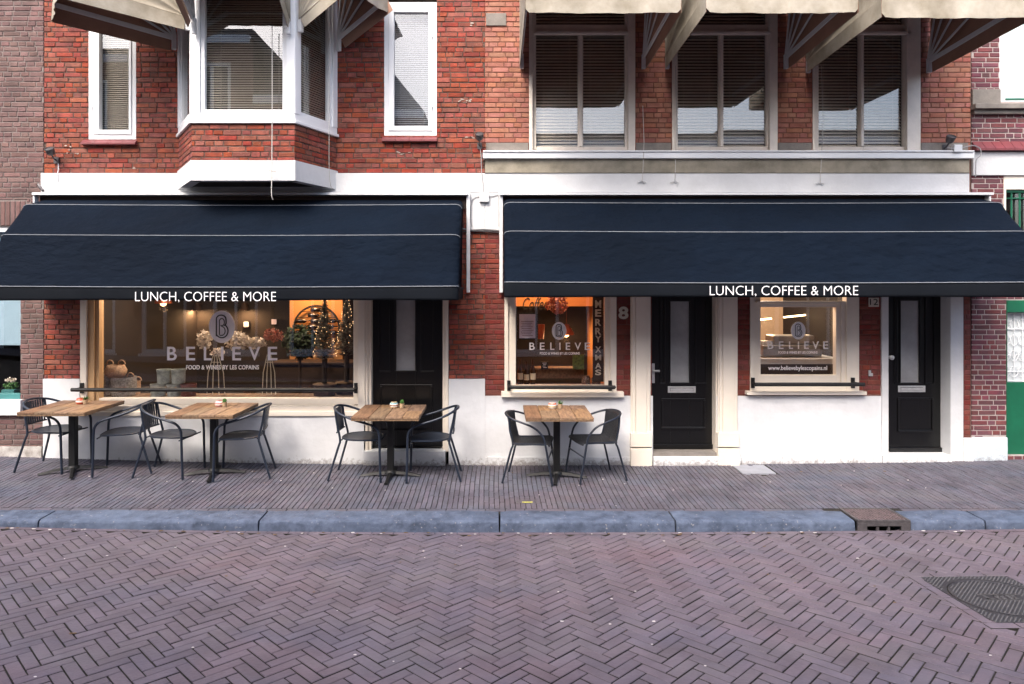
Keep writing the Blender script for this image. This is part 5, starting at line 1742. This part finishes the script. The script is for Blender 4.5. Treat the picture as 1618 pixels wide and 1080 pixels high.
def blob_cloud(mb, c, rx, ry, rz_, n, size, seed):
    rr = random.Random(seed)
    for k in range(n):
        while True:
            p = Vector((rr.uniform(-1, 1), rr.uniform(-1, 1), rr.uniform(-1, 1)))
            if p.length < 1: break
        p = Vector((c[0] + p.x * rx, c[1] + p.y * ry, c[2] + p.z * rz_))
        s_ = size * rr.uniform(.5, 1.3)
        a = Vector((rr.uniform(-1, 1), rr.uniform(-1, 1), rr.uniform(-1, 1))).normalized() * s_
        b = a.cross(Vector((rr.uniform(-1, 1), rr.uniform(-1, 1), rr.uniform(-1, 1)))).normalized() * s_ * .7
        mb.add([p - a, p - b, p + a, p + b, p + a.cross(b).normalized() * s_ * .3], [(0, 1, 4), (1, 2, 4), (2, 3, 4), (3, 0, 4)])
m_petal = M('cream_petals', lin((232, 218, 200)), .8, var=.15, scale=12, bump=.1, island=.15)
m_pinkp = M('pink_dried_flowers', lin((190, 120, 100)), .8, var=.2, scale=12, bump=.1, island=.2)
m_wire = M('white_wire', lin((205, 198, 180)), .6, bump=0)
def wire_stand(mb, x, Y, zt, z0, w_):
    for s_ in (-1, -.35, .35, 1):
        mb.tube([(x + s_ * w_, Y, z0), (x + s_ * w_ * .85, Y, z0 + (zt - z0) * .55), (x + s_ * w_ * .25, Y, zt)], .006, 5)
Yf = D + .5
for (px, w_, lb, sd) in ((341, .12, 'white wire flower stand left, under the logo disc', 1), (425, .09, 'white wire flower stand right, with pink dried flowers', 2)):
    x = X(px, Yf)
    t = thing('flower_stand', lb, 'flower stand', (x, Yf, shz), world=True, group='flower stands behind the shop window')
    mb = MB(); wire_stand(mb, x, Yf, Z(560, Yf), shz, w_)
    mb.tube([(x - w_ * .4, Yf, Z(572, Yf)), (x + w_ * .4, Yf, Z(572, Yf))], .005, 5)
    mb.build('wire_legs', m_wire, t)
    mb = MB()
    if sd == 1:
        blob_cloud(mb, (X(323, Yf), Yf, Z(536, Yf)), .10, .08, .13, 260, .028, 8)
        blob_cloud(mb, (X(375, Yf), Yf, Z(538, Yf)), .17, .08, .12, 380, .028, 9)
        blob_cloud(mb, (X(345, Yf), Yf, Z(556, Yf)), .12, .06, .06, 80, .02, 10)
        mb.build('cream_flowers', m_petal, t)
    else:
        blob_cloud(mb, (X(405, Yf), Yf, Z(542, Yf)), .14, .08, .08, 240, .028, 11)
        mb.build('cream_flowers', m_petal, t)
        mb = MB(); blob_cloud(mb, (X(432, Yf), Yf, Z(529, Yf)), .14, .08, .09, 220, .022, 12); mb.build('pink_flowers', m_pinkp, t)
def brush_tree(px, ptop, pbot, w_px, Y, label, seed):
    x = X(px, Y); z1, z0 = Z(ptop, Y), Z(pbot, Y); s = Y / F
    t = thing('christmas_tree', label, 'christmas tree', (x, Y, shz), world=True, group='flocked little christmas trees with lights')
    rr = random.Random(seed)
    mb = MB()
    for k in range(1500):
        v = rr.random() ** .75
        v = 1 - v
        z = z0 + (z1 - z0) * v
        rmax = w_px * s / 2 * (1 - v) ** .75 * (1 if v > .08 else .8)
        a = rr.uniform(0, 6.28)
        r = rmax * rr.uniform(.35, 1.05)
        p = Vector((x + r * math.cos(a), Y + r * math.sin(a), z)); q = Vector((x, Y, z - .02))
        d_ = (p - q).normalized(); s_ = d_.cross(Vector((0, 0, 1))).normalized() * .006
        mb.add([p - d_ * .05 + s_, p - d_ * .05 - s_, p + d_ * .01, p - d_ * .02 + Vector((0, 0, .008))], [(0, 1, 2), (0, 3, 2), (1, 3, 2)])
    mb.build('crown', m_frosttree, t)
    mb = MB()
    for k in range(70):
        v = rr.random(); z = z0 + (z1 - z0) * v; rmax = w_px * s / 2 * (1 - v) ** .75; a = rr.choice((rr.uniform(2.6, 3.6), rr.uniform(-.5, .5), rr.uniform(3.4, 6)))
        c = Vector((x + rmax * math.cos(a), Y + rmax * math.sin(a), z))
        mb.lathe([(.001, -.004), (.004, 0), (.001, .004)], c=c, seg=5)
    mb.build('fairy_lights', M('fairy_light', (1, .7, .4), .5, bump=0, emit=(1, .6, .28), estr=1.2), t)
    mb = MB(); mb.tube([(x, Y, shz), (x, Y, z0 + .1)], .035, 8); mb.lathe([(.14, 0), (.16, .15), (.12, .16)], c=(x, Y, shz), seg=14); mb.build('trunk', m_board, t)
m_frosttree = M('frosted_needles', lin((128, 122, 108)), .8, var=.3, scale=20, bump=0, island=.3)
brush_tree(513, 462, 566, 38, D + .45, 'frosted christmas tree with fairy lights behind the wide window, left one', 5)
brush_tree(548, 466, 560, 38, D + .62, 'second frosted christmas tree, partly behind the window frame', 6)
# wine rack on the ochre wall
Yw = 11.8
t = thing('wine_rack', 'round black wine rack with bottles on the ochre wall', 'wine rack', (X(500, Yw), Yw, Z(520, Yw)), world=True)
cxw, czw, rw = X(500, Yw), Z(519, Yw), 36 * Yw / F
mb = MB(); mb.tube([(cxw + rw * math.cos(a), Yw, czw + rw * math.sin(a)) for a in [2 * math.pi * k / 40 for k in range(40)]], .018, 6, closed=True)
for k in range(-3, 4):
    z = czw + k * rw / 4; hw = math.sqrt(rw * rw - (k * rw / 4) ** 2); mb.tube([(cxw - hw, Yw, z), (cxw + hw, Yw, z)], .006, 5)
mb.build('ring', m_blackm, t)
rr = random.Random(9)
for k in range(-3, 4):
    for j in (-1, 0, 1):
        if abs(j) * .3 > rw - abs(k) * .09: continue
        z = czw + k * rw / 4 + .04; xx = cxw + j * .26 + (.05 if k % 2 else 0)
        mb = MB(); mb.tube([(xx - .13, Yw - .05, z), (xx + .02, Yw - .05, z), (xx + .06, Yw - .05, z), (xx + .12, Yw - .05, z)], [.035, .035, .013, .012], 8)
        mb.build('bottle', M('wine_bottle', lin((30, 24, 22)), .2, bump=0) if (k == -3 and j == -1) or 'wb' not in globals() else wb, t, smooth=True)
        wb = bpy.data.materials['wine_bottle']
# counter and furniture deep in the left room
mb = MB()
mb.box(-3.6, -2.0, 11.0, 11.4, .02, 1.0); mb.box(-3.65, -1.95, 10.95, 11.45, 1.0, 1.04)
tag(mb.build('counter', m_board, None, bevel=.01), 'dark counter standing below the round wine rack', 'counter')
for k, (px, py, lb) in enumerate(((389, 512, 'small lit picture on the back wall right of the logo disc'), (433, 508, 'pale sconce shaped picture on the dark back wall'))):
    Yp = 12.45
    mb = MB()
    mb.box(X(px - 5, Yp), X(px + 5, Yp), Yp, Yp + .03, Z(py + 5, Yp), Z(py - 5, Yp), 0); mb.box(X(px - 4, Yp), X(px + 4, Yp), Yp - .005, Yp - .001, Z(py + 4, Yp), Z(py - 4, Yp), 1)
    tag(mb.build('wall_picture', [m_blackm, m_paper]), lb, 'picture', 'pictures on the café wall')
m_plantd = M('dark_foliage', lin((46, 62, 34)), .7, var=.3, scale=20, bump=0, island=.25)
t = thing('potted_plant', 'dark bushy plant before the wine rack inside the café', 'plant', (X(474, 10.2), 10.2, .02), world=True)
mb = MB(); blob_cloud(mb, (X(474, 10.2), 10.2, Z(540, 10.2)), .26, .2, .26, 420, .05, 21); mb.build('foliage', m_plantd, t)
mb = MB(); mb.tube([(X(474, 10.2), 10.2, .3), (X(474, 10.2), 10.2, 1.3)], .02, 6); mb.lathe([(.14, .02), (.18, .4), (.15, .4)], c=(X(474, 10.2), 10.2, 0), seg=14); mb.build('pot', m_board, t)

# second window contents
Y2 = D + .42
s2z = Z(609, D + .3)
m_bot = M('bottle_glass', lin((60, 40, 26)), .15, bump=0)
m_lab = M('cream_label', lin((200, 190, 165)), .6, bump=0)
for k, (px, hh, lb) in enumerate(((822, .34, 'amber bottle at the left end of the MERRY XMAS window shelf'), (832, .30, 'second bottle from the left in the MERRY XMAS window'), (842, .33, 'third bottle from the left in the MERRY XMAS window'))):
    x = X(px, Y2)
    t = thing('bottle', lb, 'bottle', (x, Y2, s2z), 0, 'bottles in the MERRY XMAS window')
    mb = MB(); mb.lathe([(.033, 0), (.036, .01), (.036, hh * .55), (.014, hh * .75), (.013, hh * .95), (.016, hh)], seg=14); mb.build('glass', m_bot, t, smooth=True)
    mb = MB(); mb.lathe([(.037, hh * .2), (.037, hh * .45)], seg=14); mb.build('label_band', m_lab, t, smooth=True)
mb = MB(); mb.box(X(905, Y2), X(923, Y2), Y2, Y2 + .02, Z(583, Y2), Z(560, Y2))
tag(mb.build('green_book', M('green_cover', lin((120, 140, 60)), .6, var=.35, scale=30, bump=0)), 'upright green and yellow booklet under the window lettering', 'book')
mb = MB(); mb.pbox(855, 571, 866, 583, Y2 + .1, .02)
sg_ = tag(mb.build('chalk_sign', m_blackm), 'tiny black chalk sign in the MERRY XMAS window', 'sign')
mb = MB()
for k in range(4): mb.pbox(857 + k % 2, 573 + k * 2.3, 864 - k % 3, 573.8 + k * 2.3, Y2 + .098, .001)
mb.build('chalk_lines', m_vinyl, sg_)
mb = MB(); mb.box(X(842, Y2), X(925, Y2), Y2 + .15, Y2 + .35, Z(600, Y2), Z(586, Y2)); mb.box(X(842, Y2), X(925, Y2), Y2 + .12, Y2 + .38, Z(585.9, Y2), Z(583, Y2))
tag(mb.build('wooden_crate', m_wood, None, bevel=.004), 'wooden crate on the shelf of the MERRY XMAS window', 'crate')
mb = MB(); blob_cloud(mb, (X(880, 9.5), 9.5, Z(480, 9.5)), .16, .06, .14, 260, .03, 31)
tag(mb.build('hanging_wreath', m_pinkp), 'dried flower bunch hanging high in the MERRY XMAS window', 'wreath')
for k, (px, lb) in enumerate(((926, 'glass jar in front of the MERRY XMAS letters, left jar'), (942, 'glass jar under the last MERRY XMAS letter'))):
    o = MB(); o.lathe([(.05, 0), (.06, .03), (.062, .09), (.045, .12), (.05, .13)], seg=16)
    j = o.build('glass_jar', M('jar_glass', lin((150, 140, 132)), .15, bump=0, trans=.6), None, smooth=True); j.location = (X(px, Y2 - .1), Y2 - .1, s2z); tag(j, lb, 'jar')
text('Coffee', 826, 470, 866, 489, 10.58, m_blackm, HC, name='wall_lettering', th=.01, script=True)
mb = MB()
for k in range(5): mb.tube([(X(838 + k * 4.5, 10.3), 10.3, Z(535, 10.3)), (X(840 + k * 4.5, 10.3), 10.3, Z(512, 10.3))], .03, 7)
tag(mb.build('bottle_rack', m_shade), 'row of copper coloured bottles deep in the MERRY XMAS window', 'bottle rack')
# third window: coffee machine counter with light curtain
m_steelm = M('machine_steel', lin((150, 148, 146)), .35, var=.15, scale=6, bump=.05, metal=.3)
t = thing('coffee_machine', 'grey coffee machine behind the web address window', 'coffee machine', (X(1262, 9.3), 9.3, .9), world=True)
mb = MB(); mb.box(X(1205, 9.2), X(1300, 9.2), 9.2, 9.6, Z(562, 9.2), Z(545, 9.2)); mb.box(X(1222, 9.25), X(1288, 9.25), 9.25, 9.55, Z(544.8, 9.25), Z(530, 9.25)); mb.build('body', m_steelm, t, bevel=.02)
mb = MB()
for k in range(7): mb.lathe([(.03, 0), (.038, .05), (.034, .05)], c=(X(1208 + 6.5 * k, 9.2), 9.3, Z(545, 9.2) + .001), seg=10)
mb.build('cups', m_wpaint, t)
mb = MB(); mb.box(X(1196, 9.1), X(1330, 9.1), 9.1, 9.7, .3, Z(566, 9.1)); tag(mb.build('counter', m_wpaint, None, bevel=.01), 'pale counter under the coffee machine', 'counter')
mb = MB(); mb.box(X(1196, D + .25), X(1325, D + .25), D + .24, D + .27, Z(594.5, D + .25), Z(575, D + .25)); tag(mb.build('window_screen', m_board, None), 'dark panel behind the web address lettering', 'panel')

# planter in the far left window
t = thing('potted_plant', 'plant with pale flowers in a teal pot in the far left window', 'plant', (X(15, D + .2), D + .2, Z(622, D + .2)), world=True)
mb = MB(); mb.box(X(8, D + .2), X(28, D + .2), D + .13, D + .24, Z(622, D + .16), Z(615, D + .16)); mb.build('pot', m_teal, t, bevel=.004)
mb = MB(); blob_cloud(mb, (X(18, D + .2), D + .2, Z(609, D + .2)), .1, .05, .05, 160, .02, 41); mb.build('leaves', m_leaf, t)
mb = MB(); blob_cloud(mb, (X(18, D + .2), D + .19, Z(600, D + .2)), .07, .04, .03, 80, .014, 42); mb.build('flowers', m_petal, t)

# ================================================================ THE OTHER SIDE OF THE STREET (seen mirrored in the panes)
m_brickO = M('brown_brick_plain', lin((138, 98, 82)), .85, var=.2, scale=3, bump=.3)
m_roof = M('roof_tiles', lin((70, 66, 66)), .8, var=.2, scale=5, bump=.3)
YO = -1.25
def opposite(label, x0, x1, zt, roof, seed):
    t = thing('brick_house', label, 'house', ((x0 + x1) / 2, YO - 3, 0), world=True, group='houses across the street')
    rr = random.Random(seed)
    wins = []
    n = max(1, int((x1 - x0) / 1.9))
    st = (x1 - x0) / n
    for k in range(n):
        cx_ = x0 + st * (k + .5)
        wins.append((cx_ - .62, cx_ + .62, .45, 2.55))
        z = 3.5
        while z + 1.7 < zt: wins.append((cx_ - .5, cx_ + .5, z, z + 1.6)); z += 2.8
    mb = MB()
    for q in cut((x0, x1, ZB, zt), wins): mb.box(q[0], q[1], YO - .25, YO, q[2], q[3])
    mb.box(x0, x1, YO - 6, YO - 1.0, ZB, zt - .01, 1)
    mb.box(x0, x1, YO - .12, YO + .08, zt - .15, zt + .05, 2)
    mb.build('wall', [m_brickO, m_dark, m_wpaint], t)
    for (a, b, c, d) in wins:
        mb = MB()
        for q in cut((a, b, c, d), [(a + .09, (a + b) / 2 - .03, c + .1, d - .09), ((a + b) / 2 + .03, b - .09, c + .1, d - .09)]): mb.box(q[0], q[1], YO - .15, YO - .03, q[2], q[3])
        mb.box(a - .05, b + .05, YO - .05, YO + .06, c - .08, c - .001)
        f = mb.build('window', m_wpaint, t)
        mb = MB(); mb.box(a + .09, b - .09, YO - .12, YO - .11, c + .1, d - .09); mb.build('pane', M('dark_glass', lin((28, 30, 34)), .05, bump=0) if 'dark_glass' not in bpy.data.materials else bpy.data.materials['dark_glass'], f)
    mb = MB()
    xm = (x0 + x1) / 2
    if roof == 'pitch':
        mb.prism([Vector((x0, YO - .1, zt + .06)), Vector((x0, YO - 6, zt + .06)), Vector((x0, YO - 3, zt + 2.2))], (x1 - x0, 0, 0))
    elif roof == 'gable':
        mb.prism([Vector((x0, YO - .1, zt + .06)), Vector((x1, YO - .1, zt + .06)), Vector((xm, YO - .1, zt + 2.6))], (0, -5.5, 0))
    else: mb.box(x0, x1, YO - 6, YO - .2, zt + .06, zt + .3)
    mb.build('roof', m_roof, t)
opposite('tall brown brick house across the street, mirrored in the left upper panes', -14, -6.2, 8.5, 'flat', 1)
opposite('gabled brown brick house across the street, mirrored behind the large lettering', -6.1, -2.0, 7.0, 'gable', 2)
opposite('low brown brick house across the street, mirrored in the tall right windows', -1.9, 6.0, 6.2, 'flat', 3)
opposite('long brown brick house across the street, mirrored at the far right', 6.1, 14, 6.3, 'flat', 4)
mb = MB()
mb.grid(lambda u, v: (-26 + 52 * u, YO - .3 + 1.5 * v, road_z(-26 + 52 * u, 0) + (.12 if v < 1 else .12)), 30, 2)
tag(mb.build('opposite_pavement', m_pave), kind='structure')
mb = MB()
mb.box(-120, 120, -120, 120, -1.2, -.6)
tag(mb.build('ground', m_joint), kind='structure')
